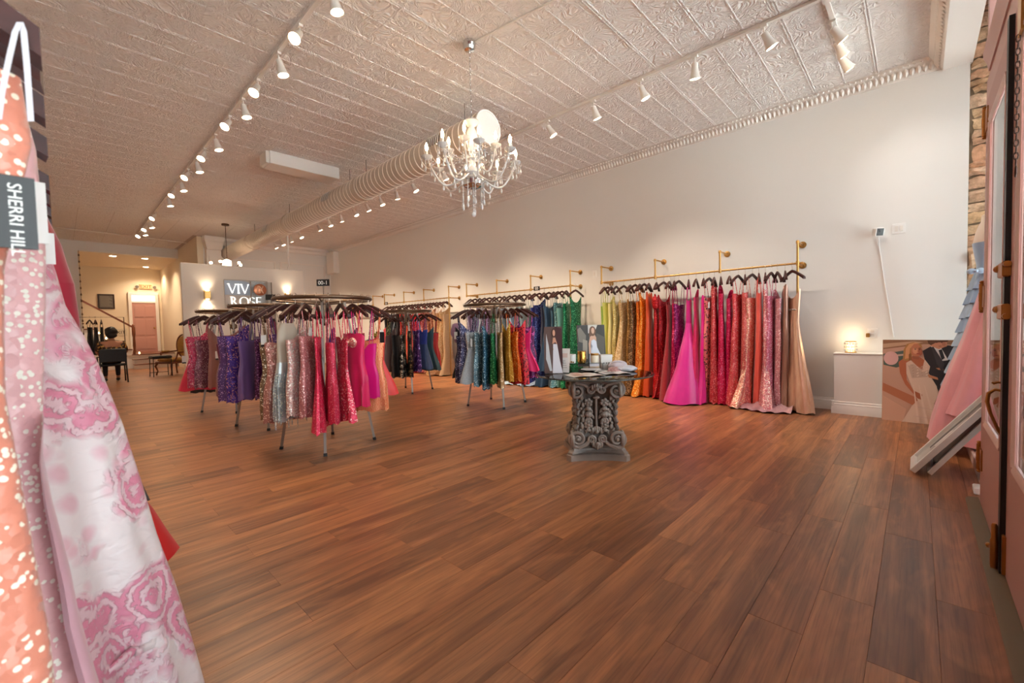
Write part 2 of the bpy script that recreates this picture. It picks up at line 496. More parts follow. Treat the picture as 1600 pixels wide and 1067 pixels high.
# pressed tin ceiling, a panel at a time
ceiling = struct('ceiling', MB().box(XL - .2, XR + .2, -.2, 18.8, HC + .012, HC + .2), M['tin_gap'])
def tin_panel(w, d):
    m = MB(); z = 0
    m.bbox(.0008, w - .0008, .0008, d - .0008, 0, .012, .0015)
    for yy in (.012, d / 2, d - .012):       # rolled beads
        m.extr([(-.0075, 0), (-.004, -.006), (.004, -.006), (.0075, 0)], (.003, yy, 0), (w - .003, yy, 0), (0, 1, 0), (0, 0, 1))
    return m.mesh('tin_panel', M['tin'])
tm = tin_panel(.61, .61); y = -.24; cx = [-.56, -.19] + [.42 + .61 * i for i in range(11)]
npan = 0; far = MB()
while y < 18.5:
    for x in cx:
        wdt = .37 if x < -.5 else min(.61, 6.84 - x)
        if y > 15.4 and x > 2.7: continue
        if npan >= 300:
            far.bbox(x + .003, x + wdt - .003, y + .003, y + .607, HC, HC + .012, .004); continue
        npan += 1
        if wdt > .05:
            obj('tin_panel', tm if abs(wdt - .61) < 1e-6 else tin_panel(wdt, .61), ceiling, (x, y, HC))
    y += .61
far.build('far_tin_panels', M['tin'], ceiling, kind='stuff')

# walls
wall_right = struct('wall_right', MB().box(XR, XR + .15, -.4, 15.9, 0, HC + .1), M['wall'])
struct('wall_left', MB().box(XL - .15, XL, -.5, 22.7, 0, HC + .1), M['wall'])
# back wall: cheek on the left, header over the opening, panelled part on the right
YH, YE, HB = 18.6, 22.5, 3.8       # header over the back opening, rear wall, its height
wall_back = struct('wall_back', MB().box(3.1, XR, YB, YB + .18, 0, HC), M['wall'])
struct('wall_header', MB().box(XL, .5, YH, YH + .18, 0, HC).box(.5, 2.95, YH, YH + .18, HB, HC), M['wall'])
struct('wall_alley', MB().box(2.95, 3.1, YB - .02, YE, 0, HC), M['wall_back'])
pn = MB()
for x0, x1 in ((3.75, 5.1), (5.25, 6.75)):    # raised panel mouldings
    for a, b_, c, d in ((x0, x1, 3.5, 3.54), (x0, x1, 1.0, 1.04), (x0, x0 + .04, 1.0, 3.54), (x1 - .04, x1, 1.0, 3.54)):
        pn.box(a, b_, YB - .025, YB, c, d)
pn.build('panel_moulding', M['trim'], wall_back)
MB().extr([(0, 0), (-.16, 0), (-.14, -.07), (-.07, -.12), (-.05, -.2), (0, -.22)], (3.1, YB, HC), (XR, YB, HC), (0, 1, 0), (0, 0, 1)).build('cornice', M['trim'], wall_back)
pil = MB().box(3.14, 3.52, YB - .22, YB, 0, 3.72).box(3.2, 3.46, YB - .235, YB - .22, .3, 3.5)
pil.build('pilaster', M['trim'], wall_back)
MB().lathe([(.26, 0), (.28, .05), (.3, .1), (.33, .2), (.36, .26), (.36, .39)], 4, (3.33, YB - .12, 3.7), caps=True).build('capital', M['trim'], wall_back, smooth=0)
# scrolled bracket at the right end of the back wall
MB().bbox(XR - .2, XR, YB - .75, YB - .2, 3.2, 3.98, .03).build('bracket', M['trim'], wall_back)
# back room
struct('wall_stair', MB().box(XL, 3.0, YE, YE + .15, 0, HC), M['wall_back'])
bc = struct('ceiling_back', MB().box(XL, 2.97, YH + .18, YE + .1, HB, HB + .1), M['wall_back'])
for i, (x, y) in enumerate(((1.33, 19.25), (2.14, 19.3), (2.42, 21.7))):
    t = thing('recessed_light', 'round recessed downlight in the back room ceiling, ' + ('above the stairs', 'in front of the doorway', 'deepest one by the rear door')[i], 'light', (x, y, HB), group='back room downlights')
    MB().lathe([(.085, -.006), (.11, -.006), (.115, 0)], 20, (0, 0, 0)).build('trim_ring', M['white'], t, world=False)
    MB().lathe([(.08, -.010), (.08, -.002)], 20).build('diffuser', M['lamp_lens'], t, world=False)
    l = bpy.data.lights.new('downlight', 'SPOT'); l.energy = 80; l.color = WARM; l.spot_size = radians(140); l.spot_blend = .6; l.shadow_soft_size = .06
    lo = bpy.data.objects.new('downlight', l); COL.objects.link(lo); lo.parent = t; lo.location = (0, 0, -.03)

# right wall cornice with a row of pressed leaves
tr = struct('trim_1', MB().extr([(0, 0), (0, -.13), (-.012, -.13), (-.02, -.115), (-.035, -.105), (-.075, -.045), (-.105, -.03), (-.12, -.018), (-.13, 0)], (XR, -.2, HC), (XR, YB - .1, HC), (1, 0, 0), (0, 0, 1)), M['trim'])
lf = MB()
def leaf_row(lf, n, f):
    for i in range(n):
        p, out, dnv, al = f(i)
        o = Vector(p); out = Vector(out); dnv = Vector(dnv); al = Vector(al)
        vs = [o + al * a + dnv * b + out * c for a, b, c in ((0, -.052, .006), (-.024, -.03, .012), (-.03, .01, .016), (0, .052, .02), (.03, .01, .016), (.024, -.03, .012), (0, -.005, .034))]
        lf.add(vs, [(0, 1, 6), (1, 2, 6), (2, 3, 6), (3, 4, 6), (4, 5, 6), (5, 0, 6)])
leaf_row(lf, 285, lambda i: ((XR - .052, -.15 + i * .0535, HC - .074), (-.72, 0, -.69), (.69, 0, -.72), (0, .78, 0)))
leaf_row(lf, 285, lambda i: ((XR - .118, -.12 + i * .0535, HC - .012), (-.2, 0, -.98), (.5, 0, .1), (0, .5, 0)))
lf.build('leaf_ornaments', M['trim'], tr, kind='stuff', smooth=25)
# front header beam with the returning cornice
tf = struct('trim_2', MB().box(XL - .2, XR + .3, -.42, -.2, 3.95, 4.7).extr([(0, 0), (0, -.15), (.012, -.15), (.03, -.12), (.075, -.06), (.105, -.03), (.13, 0)], (XL, -.2, HC), (XR, -.2, HC), (0, 1, 0), (0, 0, 1)), M['trim'])
lf = MB()
leaf_row(lf, 100, lambda i: ((XR - .08 - i * .071, -.148, HC - .078), (0, .72, -.69), (0, -.69, -.72), (1, 0, 0)))
lf.build('leaf_ornaments', M['trim'], tf, kind='stuff', smooth=25)
# skirting on the right wall
SK = [(0, 0), (-.022, 0), (-.022, .085), (-.016, .1), (-.016, .118), (-.01, .125), (-.008, .15), (0, .155)]
struct('baseboard_right', MB().extr(SK, (XR, -.3, 0), (XR, YB, 0), (1, 0, 0), (0, 0, 1)), M['white'])

# ---------------------------------------------------------------- shop front
# stone return beyond the plaster, stone by stone
ws = struct('wall_stone', MB().box(XR + .06, XR + .3, -1.3, -.4, 0, 4.7), M['mortar'])
rs = random.Random(21); z = 0.02
def stone(y0, y1, z0, z1):
    m = MB(); n1, n2 = 4, 3; vs = []; d = rs.uniform(.01, .085)
    for i in range(n1 + 1):
        for j in range(n2 + 1):
            e = (i in (0, n1)) + (j in (0, n2))
            yy = lerp(y0, y1, i / n1) + rs.uniform(-.012, .012); zz = lerp(z0, z1, j / n2) + rs.uniform(-.014, .014)
            vs.append((XR + .06 - (0 if e else d + rs.uniform(.0, .02)) - (.018 if e == 1 else 0) - (.0 if e == 2 else .004), yy, zz))
    fs = [(i * (n2 + 1) + j, i * (n2 + 1) + j + 1, (i + 1) * (n2 + 1) + j + 1, (i + 1) * (n2 + 1) + j) for i in range(n1) for j in range(n2)]
    m.add(vs, fs); m.build('stone', M['stone'], ws, smooth=50)
while z < 4.6:
    h = rs.uniform(.09, .2) if z > 2.2 else rs.uniform(.17, .26)
    cuts = [-.4 + rs.uniform(-.02, .03)]
    while cuts[-1] > -1.2: cuts.append(cuts[-1] - rs.uniform(.16, .36))
    for a, b_ in zip(cuts, cuts[1:]):
        if h > .15 and rs.random() < .4: k_ = rs.uniform(.35, .6); stone(b_ + .012, a - .01, z, z + h * k_ - .012); stone(b_ + .01, a - .012, z + h * k_, z + h - .014)
        else: stone(b_ + .012, a - .012, z, z + h - .016)
    z += h
# display bay: plinth, outer window, ceiling
struct('trim_3', MB().bbox(4.42, XR, -1.3, -.33, 0, .1, .01), M['pink_light'])
struct('ceiling_bay', MB().box(4.28, XR + .3, -1.35, -.4, 4.6, 4.7), M['trim'])
def window(name, x0, x1, y, z0, z1, nx, nz, mat, f=.07):
    m = MB(); m.box(x0, x1, y - .05, y + .05, z0, z0 + f).box(x0, x1, y - .05, y + .05, z1 - f, z1)
    m.box(x0, x0 + f, y - .05, y + .05, z0 + f, z1 - f).box(x1 - f, x1, y - .05, y + .05, z0 + f, z1 - f)
    o = struct(name, m, mat)
    xs = [x0 + f + (x1 - x0 - 2 * f) * i / nx for i in range(nx + 1)]; zs = [z0 + f + (z1 - z0 - 2 * f) * i / nz for i in range(nz + 1)]
    for xx in xs[1:-1]: MB().box(xx - .025, xx + .025, y - .03, y + .03, z0 + f, z1 - f).build('mullion', mat, o)
    for a, b_ in zip(xs, xs[1:]):
        for c, d in zip(zs, zs[1:]): MB().box(a + .026, b_ - .026, y - .003, y + .003, c + .004, d - .004).build('pane', M['glass'], o)
    return o
window('window_1', 4.42, XR + .05, -1.28, .3, 4.0, 2, 1, M['pink_paint'])
struct('wall_front_bay', MB().box(4.3, XR + .3, -1.35, -1.22, 0, .3).box(4.3, XR + .3, -1.35, -1.22, 4.0, 4.7), M['pink_paint'])
struct('wall_bay_side', MB().box(4.28, 4.42, -1.35, -.36, 0, 4.7), M['pink_paint'])
window('window_2', -.5, .8, -.38, .45, 3.6, 2, 1, M['pink_paint'])
struct('wall_front', MB().box(XL, 1.5, -.45, -.3, 0, .45).box(XL, 1.5, -.45, -.3, 3.6, HC).box(.8, 1.62, -.45, -.3, 0, HC).box(3.97, 4.42, -.45, -.36, 0, HC).box(1.62, 4.27, -.45, -.3, 3.8, HC), M['pink_paint'])
# transom over the doors
window('window_3', 1.62, 3.97, -.35, 2.72, 3.8, 2, 1, M['pink_paint'], .06)
tt = MB().extr([(-.02, 0), (.008, 0), (.014, .04), (.03, .08), (.03, .11), (-.02, .11)], (1.6, -.3, 2.62), (3.8, -.3, 2.62), (0, 1, 0), (0, 0, 1)).box(1.62, 3.97, -.36, -.3, 2.5, 2.62)
struct('trim_4', tt, M['pink_paint'])
struct('trim_5', MB().bbox(4.15, 4.25, -.34, -.285, 0, .05, .008), M['paper'])
sill = MB().extr([(0, 0), (.06, 0), (.045, .012), (0, .016)], (1.6, -.3, 0), (4.05, -.3, 0), (0, 1, 0), (0, 0, 1))
struct('trim_6', sill, plain('worn_threshold', (110, 92, 66), .6))
struct('ground_outside', MB().box(-14, 22, -26, -.45, -.2, -.05), plain('pale_pavement', (206, 204, 200), .8))

# doors: panelled lower half, moulded glass upper half
YD = -.3
def door_leaf(name, x0, x1):
    zt, gz0, gz1, st = 2.5, .55, 2.33, .17
    m = MB()
    m.box(x0, x0 + st, YD - .045, YD, .015, zt).box(x1 - st, x1, YD - .045, YD, .015, zt)
    m.box(x0 + st, x1 - st, YD - .045, YD, .015, gz0).box(x0 + st, x1 - st, YD - .045, YD, gz1, zt)
    d = struct(name, m, M['pink_door'])
    a, b_ = x0 + st, x1 - st
    P = [(0, 0), (.008, 0), (.008, .012), (.004, .018), (.004, .03), (0, .036)]
    mm = MB()
    for p0, p1, ax in (((a, YD, gz0), (b_, YD, gz0), (0, 0, 1)), ((a, YD, gz1), (b_, YD, gz1), (0, 0, -1)), ((a, YD, gz0), (a, YD, gz1), (1, 0, 0)), ((b_, YD, gz0), (b_, YD, gz1), (-1, 0, 0))):
        mm.extr([(u - .002, v - .02) for u, v in P], p0, p1, (0, 1, 0), ax)
    mm.build('glazing_bead', M['pink_light'], d)
    MB().box(a + .002, b_ - .002, YD - .012, YD - .007, gz0 + .002, gz1 - .002).build('pane', M['glass'], d)
    return d
d1 = door_leaf('door_1', 2.97, 3.97); d2 = door_leaf('door_2', 1.64, 2.91)
MB().box(2.905, 2.96, YD - .05, YD + .018, .015, 2.5).build('black_seam_strip', M['black'], d1)  # black strip standing proud between the two door leaves
for z in (.3, 1.31, 2.38):        # butterfly hinges
    h = MB().box(3.86, 3.972, YD, YD + .006, z - .065, z + .065).build('hinge', M['old_brass'], d1)
    MB().lathe([(.006, -.1), (.013, -.092), (.008, -.084), (.013, -.08), (.013, -.028), (.0145, -.027), (.0145, .027), (.013, .028), (.013, .08), (.008, .084), (.013, .092), (.006, .1)], 10, (3.978, YD + .006, z)).build('hinge_barrel', M['old_brass'], h)
# thumb-latch handle on a long plate
pl = MB().bbox(2.985, 3.05, YD, YD + .008, .6, .93, .004).build('handle_plate', M['old_brass'], d1)
hp = [(3.018, YD + .006, .84), (3.018, YD + .03, .845), (3.018, YD + .05, .825), (3.018, YD + .054, .785), (3.018, YD + .044, .735), (3.018, YD + .03, .69), (3.018, YD + .018, .655), (3.018, YD + .006, .635)]
MB().tube(hp, [.006, .007, .008, .008, .007, .006, .007, .009], 8).build('door_handle', M['old_brass'], pl)
MB().tube([(3.018, YD, .875), (3.018, YD + .02, .88), (3.018, YD + .034, .874), (3.018, YD + .04, .879)], [.004, .005, .007, .004], 8).build('thumb_latch', M['old_brass'], pl)
MB().bbox(2.975, 2.99, YD, YD + .012, .9, 1.18, .003).build('lock_plate', M['old_brass'], d1)
for z, s_ in ((1.4, 1), (1.21, -1)):   # cast latch cases
    c = MB().bbox(2.885, 3.03, YD, YD + .028, z - .035, z + .035, .006).build('latch_case', M['old_brass'], d1)
    MB().lathe([(.014, 0), (.02, .004), (.02, .009), (.01, .012), (.01, .034), (.017, .038), (.018, .05), (.01, .056)], 12, (3.02, YD + .016, z + .012), (1, .12, 0)).build('latch_knob', M['old_brass'], c)
    MB().lathe([(.013, 0), (.013, .16)], 10, (2.86, YD + .014, z + .02 * s_), (1, 0, 0)).build('latch_bolt', M['old_brass'], c)
MB().lathe([(.012, 0), (.02, .004), (.02, .012), (.01, .016)], 10, (2.96, YD, 1.3), (0, 1, 0)).build('cylinder_lock', M['old_brass'], d1)
MB().lathe([(.015, 0), (.022, .003), (.022, .01), (.01, .013)], 12, (2.94, YD + .0, .86), (0, 1, 0)).build('dead_bolt', M['old_brass'], d1)
fb = MB().lathe([(.012, 0), (.014, .02), (.014, .13), (.011, .14), (.011, .2), (.007, .21)], 12, (2.945, YD + .03, .02)).build('foot_bolt', M['old_brass'], d2)
MB().bbox(2.88, 2.93, YD, YD + .012, .02, .2, .004).build('bolt_plate', M['old_brass'], fb)
MB().lathe([(.006, 0), (.006, .04), (.012, .045), (.01, .06)], 8, (2.955, YD + .032, .1), (.95, .2, 0)).build('bolt_knob', M['old_brass'], fb)
tb = MB().bbox(2.66, 2.74, YD, YD + .012, 2.32, 2.62, .004).build('chain_bolt', M['brass'], d2)
ch = MB()
for i in range(20):
    zc = 2.31 - i * .026
    pts = [Vector((2.71 + (.009 * cos(a) if i % 2 else 0), YD + .012 + (0 if i % 2 else .006 * cos(a)), zc + .016 * sin(a))) for a in [2 * pi * k / 8 for k in range(8)]]
    ch.tube(pts, .0022, 5, closed=True)
ch.tube([Vector((2.71 + .014 * cos(a), YD + .012, 1.78 + .022 * sin(a))) for a in [2 * pi * k / 10 for k in range(10)]], .003, 5, closed=True)
ch.build('pull_chain', plain('dark_iron_chain', (74, 48, 40), .5, .6), d2, kind='stuff')

# ---------------------------------------------------------------- back room: steps, rear door, stair
st = thing('staircase', 'white closed-string staircase with dark wooden treads rising left from the landing', 'stairs', (1.2, 20.2, 0))
for i, (y0, z0, z1) in enumerate(((19.5, 0, .17), (19.8, .17, .34), (20.1, .34, .5))):
    MB().box(1.75, 2.94, y0 + .03, YE, z0, z1 - .03).build('riser', M['white'], st)
    MB().bbox(1.73, 2.94, y0, YE if i == 2 else y0 + .36, z1 - .03, z1, .008).build('tread', M['stair_wood'], st)
for i in range(9):
    x1 = 1.75 - i * .235; z0 = .5 + i * .185
    if x1 < XL + .26: break
    MB().box(x1 - .235, x1, 20.13, YE, 0, z0 + .155).build('riser', M['white'], st)
    MB().bbox(x1 - .235, x1 + .02, 20.09, YE, z0 + .155, z0 + .185, .008).build('tread', M['stair_wood'], st)
MB().extr([(0, 0), (.035, 0), (.035, .05), (0, .05)], (1.73, 20.13, .46), (.3, 20.13, 1.05), (0, -1, 0), (0, 0, 1)).build('string_moulding', M['white'], st)
nw = MB().lathe([(.05, 0), (.05, .12), (.035, .16), (.045, .3), (.035, .6), (.05, .7), (.05, .95), (.03, .98), (.045, 1.02), (.02, 1.07)], 10, (1.82, 20.15, .5)).build('newel_post', M['stair_wood'], st)
MB().bar((1.8, 20.15, 1.46), (.3, 20.15, 2.56), .06, .055).build('handrail', M['stair_wood'], st)
door_3 = struct('door_3', MB().box(2.02, 2.74, YE - .05, YE, .5, 2.45), M['pink_door'])
for a, b_ in ((2.09, 2.35), (2.41, 2.67)):
    for c, d in ((.6, 1.08), (1.16, 1.8), (1.88, 2.34)):
        MB().bbox(a, b_, YE - .065, YE - .045, c, d, .012).build('panel', M['pink_door'], door_3)
MB().sph((2.67, YE - .09, 1.45), .035, 8, 6).build('door_knob', M['brass'], door_3)
struct('trim_7', MB().box(1.92, 2.02, YE - .07, YE, .5, 2.86).box(2.74, 2.84, YE - .07, YE, .5, 2.86).box(2.02, 2.74, YE - .07, YE, 2.45, 2.51).box(2.02, 2.74, YE - .07, YE, 2.77, 2.86), M['trim'])
struct('window_4', MB().box(2.02, 2.74, YE - .04, YE - .02, 2.51, 2.77), emit('daylit_transom', (226, 230, 226), .5))

# partition behind the racks
prt = struct('partition_wall', MB().bbox(1.78, 4.19, 11.0, 11.14, 0, 2.66, .006), M['partition'])
# glass balustrade-like white pipe from ceiling to partition, and surface conduit
def pipe(name, label, pts, r=.018):
    t = thing(name, label, 'pipe', pts[0]); MB().tube(pts, r, 8).build('tube', M['white_fixture'], t)
    for p in (pts[0], pts[-1]): MB().sph(p, r * 1.7, 8, 5).build('elbow', M['white_fixture'], t)
pipe('ceiling_drop_pipe', 'white pipe dropping from the ceiling onto the white partition', [(3.9, 11.07, HC), (3.9, 11.07, 2.78), (3.86, 11.07, 2.69), (3.7, 11.07, 2.67)])
pipe('ceiling_conduit', 'thin grey conduit on the tin ceiling running from the crystal chandelier canopy', [(3.02, 3.3, 4.085), (3.15, 2.42, 4.085), (3.2, 2.0, 4.085)], .009)
pipe('sprinkler_pipe', 'thin white sprinkler pipe crossing the ceiling in front of the back opening', [(-.5, 16.5, 4.06), (1.6, 16.6, 4.06), (2.9, 16.9, 4.06)], .014)
# ================================================================ ceiling fixtures
def spot(parent, loc, aim, power, color, size=80, blend=.75, soft=.05):
    l = bpy.data.lights.new('lamp_beam', 'SPOT'); l.energy = power; l.color = color
    l.spot_size = radians(size); l.spot_blend = blend; l.shadow_soft_size = soft
    o = bpy.data.objects.new('lamp_beam', l); COL.objects.link(o)
    o.parent = parent; o.location = loc
    o.rotation_euler = Vector(aim).to_track_quat('-Z', 'Y').to_euler()
    return o
def track(label, p0, p1):
    t = thing('light_track', label, 'lighting track', p0)
    MB().bar(p0, p1, .036, .03).build('rail', M['white_fixture'], t)
    for p in (p0, p1): MB().box(p[0] - .03, p[0] + .03, p[1] - .03, p[1] + .03, p[2] - .02, p[2] + .018).build('end_cap', M['white_fixture'], t)
track('long white lighting track on the ceiling left of the round duct', (1.68, 2.4, 4.082), (1.68, 16.15, 4.082))
track('long white lighting track on the ceiling along the right wall side', (4.85, .62, 4.082), (4.85, 15.3, 4.082))
track('short white lighting track crossing the ceiling near the front corner', (4.9, .62, 4.082), (6.12, .6, 4.082))
can_cache = {}
def head_meshes():
    if can_cache: return can_cache
    b = MB(); b.box(-.018, .018, -.03, .03, -.024, 0); b.tube([(0, 0, -.02), (0, 0, -.06), (.018, 0, -.075)], .008, 6)
    can_cache['bracket'] = b.mesh('bracket', M['white_fixture'])
    can_cache['lamp_can'] = MB().lathe([(.018, .075), (.03, .07), (.033, .045), (.034, .02), (.046, -.05), (.056, -.085), (.053, -.085), (.044, -.05), (.03, -.02)], 16, caps=True).mesh('lamp_can', M['white_fixture'])
    can_cache['lens'] = MB().lathe([(.05, -.083), (.03, -.089), (.001, -.091)], 16).mesh('lens', M['lamp_lens'])
    can_cache['cool'] = MB().lathe([(.05, -.083), (.03, -.089), (.001, -.091)], 16).mesh('lens', M['cool_lens'])
    return can_cache
def track_head(x, y, aim, label, power=None, color=WARM, cool=False, group='ceiling track lights', on=True):
    t = thing('track_light', label, 'track light', (x, y, 4.067), 0, group)
    hm = head_meshes(); obj('bracket', hm['bracket'], t)
    a = Vector(aim).normalized(); q = a.to_track_quat('-Z', 'Y').to_euler()
    c = obj('lamp_can', hm['lamp_can'], t, Vector((.0, 0, -.07)) + a * .075, q)
    obj('lens', hm['cool' if cool else 'lens'], c)
    spot(t, Vector((0, 0, -.07)) + a * .175, a, power or SPOT_W, color)
    return t
LY = [3.55, 4.24, 4.81, 5.48, 6.05, 6.65, 7.4, 8.07, 8.62, 9.28, 9.95, 10.6, 11.3, 13.02, 13.9, 14.5, 15.05, 15.6]
for i, y in enumerate(LY):
    aim = [(.18, -.1, -.97), (-.5, -.42, -.75), (.2, -.12, -.95), (-.42, -.4, -.8)][i % 4]
    track_head(1.68, y, aim, 'white track light, %s from the front on the left ceiling track' % ORD[i], SPOT_W * .52)
RY = [1.11, 1.77, 2.4, 3.05, 3.8, 4.53, 5.3, 6.2, 7.17, 7.75, 8.4, 9.0, 9.6, 10.26, 10.95, 11.6, 12.9, 13.55, 14.3, 14.95]
for i, y in enumerate(RY):
    aim = [(.35, -.35, -.85), (.28, .1, -.95), (.3, -.25, -.9), (.4, -.1, -.9)][i % 4]
    track_head(4.85, y, aim, 'white track light, %s from the front on the right ceiling track' % ORD[i], SPOT_W * (.15 if i < 2 else .5 if i < 4 else 1.22), (1, .92, .84) if i < 4 else WARM)
for i, (x, aim, nm) in enumerate(((5.25, (.42, -.5, -.75), 'inner'), (5.55, (.5, -.35, -.8), 'middle'), (5.9, (.45, -.45, -.78), 'outer'))):
    track_head(x, .62, aim, 'white track light, %s one of three on the short front track' % nm, SPOT_W * .1, (1, .92, .84))

# round spiral duct
DX, DZ, DR, D0, D1 = 3.75, 3.65, .2, 3.86, 15.68
du = thing('ventilation_duct', 'big round painted spiral duct hanging under the ceiling', 'duct', (DX, D0, DZ))
MB().lathe([(DR, 0), (DR, D1 - D0)], 32, (DX, D0, DZ), (0, 1, 0), caps=False).build('duct_tube', M['duct'], du)
MB().lathe([(DR - .012, .006), (DR - .01, 0), (DR + .006, -.004), (DR + .008, .02)], 32, (DX, D0, DZ), (0, 1, 0)).build('end_cap', M['white'], du, smooth=20)
bm = MB().tube([(DR * cos(a), 0, DR * sin(a)) for a in [2 * pi * k / 28 for k in range(28)]], .008, 5, closed=True).mesh('duct_band', M['duct_band'])
y = D0 + .1
while y < D1 - .1:
    obj('duct_band', bm, du, (0, y - D0, 0)); y += .122
for y in (7.0, 10.4, 13.2):
    MB().lathe([(DR, -.05), (DR + .016, -.04), (DR + .016, .04), (DR, .05)], 32, (DX, y, DZ), (0, 1, 0), caps=False).build('duct_collar', M['duct'], du)
for y in (4.75, 8.12, 11.57):
    g = MB(); a0, a1 = radians(143), radians(185); n = 6
    for k in range(n):
        p, q = lerp(a0, a1, k / n), lerp(a0, a1, (k + 1) / n); r = DR + .014
        g.add([(DX + r * cos(p), y - .16, DZ + r * sin(p)), (DX + r * cos(p), y + .16, DZ + r * sin(p)), (DX + r * cos(q), y + .16, DZ + r * sin(q)), (DX + r * cos(q), y - .16, DZ + r * sin(q))], [(0, 1, 2, 3)])
    gr = g.build('vent_grille', M['grille'], du)
    for k in range(7):
        yy = y - .14 + k * .046; r = DR + .02
        MB().tube([(DX + r * cos(lerp(a0, a1, i / 6)), yy, DZ + r * sin(lerp(a0, a1, i / 6))) for i in range(7)], .005, 4).build('slat', M['white_fixture'], gr)
for y in (4.3, 6.9, 7.5, 10.46, 13.0):
    MB().tube([(DX, y, DZ + DR), (DX, y, HC)], .006, 6).build('hanger_rod', M['grille'], du)
ab = thing('ceiling_box', 'long flat white box fixed to the ceiling left of the duct', 'ceiling unit', (3.0, 7.75, HC))
MB().bbox(2.45, 3.58, 7.56, 7.92, HC - .2, HC, .006).build('casing', M['white'], ab)
MB().bbox(2.4, 2.45, 7.6, 7.9, HC - .19, HC, .006).build('end_plate', M['white_fixture'], ab)

# ---------------------------------------------------------------- chandeliers
CX, CY = 3.0, 3.34
ch = thing('crystal_chandelier', 'sparkling crystal chandelier with candle bulbs hanging near the front', 'chandelier', (CX, CY, HC))
MB().lathe([(.02, 0), (.062, 0), (.064, -.03), (.05, -.05), (.062, -.06), (.05, -.085), (.015, -.09)], 20, (CX, CY, HC)).build('ceiling_canopy', M['chrome'], ch)
lk = MB()
for i in range(26):
    zc = HC - .1 - i * .027
    lk.tube([Vector((CX + (.008 * cos(a) if i % 2 else 0), CY + (0 if i % 2 else .008 * cos(a)), zc + .018 * sin(a))) for a in [2 * pi * k / 8 for k in range(8)]], .0024, 5, closed=True)
lk.build('hanging_chain', M['chrome'], ch, kind='stuff')
MB().lathe([(.015, 3.33), (.07, 3.31), (.085, 3.29), (.05, 3.26), (.03, 3.25)], 16, (CX, CY, 0)).build('top_bowl', M['crystal'], ch)
MB().lathe([(.02, 3.25), (.03, 3.24), (.055, 3.18), (.065, 3.12), (.05, 3.04), (.028, 2.99), (.024, 2.97)], 16, (CX, CY, 0)).build('centre_vase', M['crystal'], ch)
MB().lathe([(.024, 2.97), (.05, 2.95), (.055, 2.92), (.03, 2.9), (.03, 2.84), (.06, 2.82), (.075, 2.78), (.05, 2.75), (.06, 2.72)], 16, (CX, CY, 0)).build('stem', M['crystal'], ch)
MB().lathe([(.06, 2.72), (.11, 2.71), (.125, 2.69), (.11, 2.65), (.06, 2.62), (.02, 2.61)], 20, (CX, CY, 0)).build('hub_dish', M['chrome'], ch)
def beads(m, p, q, n, r=.0085, sag=0.0):
    p, q = Vector(p), Vector(q)
    for i in range(n + 1):
        t = i / n; c = p.lerp(q, t); c.z -= sag * 4 * t * (1 - t); m.sph(c, r * (.8 + .4 * ((i * 7) % 3) / 2), 6, 4)
def drop(m, c, s=1.0):
    m.lathe([(.002, .0), (.006 * s, -.008), (.013 * s, -.03 * s), (.009 * s, -.042 * s), (.001, -.052 * s)], 6, c)
flame = MB().lathe([(.009, 0), (.013, .012), (.016, .03), (.013, .05), (.006, .07), (.001, .082)], 10).mesh('flame_bulb', M['flame_bulb'])
cup = MB().lathe([(.008, -.02), (.025, -.012), (.052, .008), (.057, .02), (.05, .018), (.02, .0)], 12).mesh('drip_cup', M['crystal'])
cst = MB().lathe([(.012, 0), (.012, .06), (.008, .062)], 10).mesh('candle_sleeve', M['white'])
tips = []
def chand_arm(ang, R_, zc, zlow):
    d = Vector((cos(ang), sin(ang), 0)); o = Vector((CX, CY, 0))
    pts = []
    for t in [i / 10 for i in range(11)]:
        r = lerp(.06, R_, t)
        z = lerp(zlow + .12, zlow, sin(min(t / .55, 1) * pi / 2)) if t < .55 else lerp(zlow, zc, ((t - .55) / .45) ** 1.7)
        pts.append(o + d * (r if t < .9 else lerp(lerp(.06, R_, .9), R_, (t - .9) / .1 * .9)) + Vector((0, 0, z)))
    arm = MB().tube(pts, .0095, 7).build('arm', M['crystal'], ch)
    tip = o + d * R_ + Vector((0, 0, zc)); base = Vector(tip) - wpos(arm)
    tips.append((ang, tip))
    obj('drip_cup', cup, arm, base); obj('candle_sleeve', cst, arm, base + Vector((0, 0, .012))); obj('flame_bulb', flame, arm, base + Vector((0, 0, .074)))
    m = MB()
    for k in range(5):
        a = 2 * pi * k / 5 + ang; p = tip + Vector((.052 * cos(a), .052 * sin(a), .0))
        L = (.05, .09, .05, .12, .07)[k]
        beads(m, p, p - Vector((0, 0, L)), int(L / .016) + 1, .006); drop(m, p - Vector((0, 0, L + .004)), .9)
    for t in (.35, .6):
        p = pts[int(t * 10)]; drop(m, p - Vector((0, 0, .01)), 1.0); beads(m, p, p - Vector((0, 0, .02)), 1, .006)
    m.build('crystal_drops', M['crystal'], arm, kind='stuff')
for k in range(8): chand_arm(2 * pi * k / 8 + .2, .46, 2.9, 2.64)
for k in range(4): chand_arm(2 * pi * k / 4 + .55, .25, 3.02, 2.78)
sw = MB(); lo = tips[:8]
for i in range(8):
    beads(sw, lo[i][1] - Vector((0, 0, .01)), lo[(i + 1) % 8][1] - Vector((0, 0, .01)), 14, .007, .1)
    beads(sw, lo[i][1], (CX + .05 * cos(lo[i][0]), CY + .05 * sin(lo[i][0]), 2.95), 14, .007, .08)
sw.build('bead_swags', M['crystal'], ch, kind='stuff')
st_ = MB()
for k in range(9):
    a = 2 * pi * k / 9; p = Vector((CX + .11 * cos(a), CY + .11 * sin(a), 2.67)); L = (.17, .22, .15)[k % 3]
    beads(st_, p, p - Vector((0, 0, L)), 12, .0075); drop(st_, p - Vector((0, 0, L + .005)), 1.2)
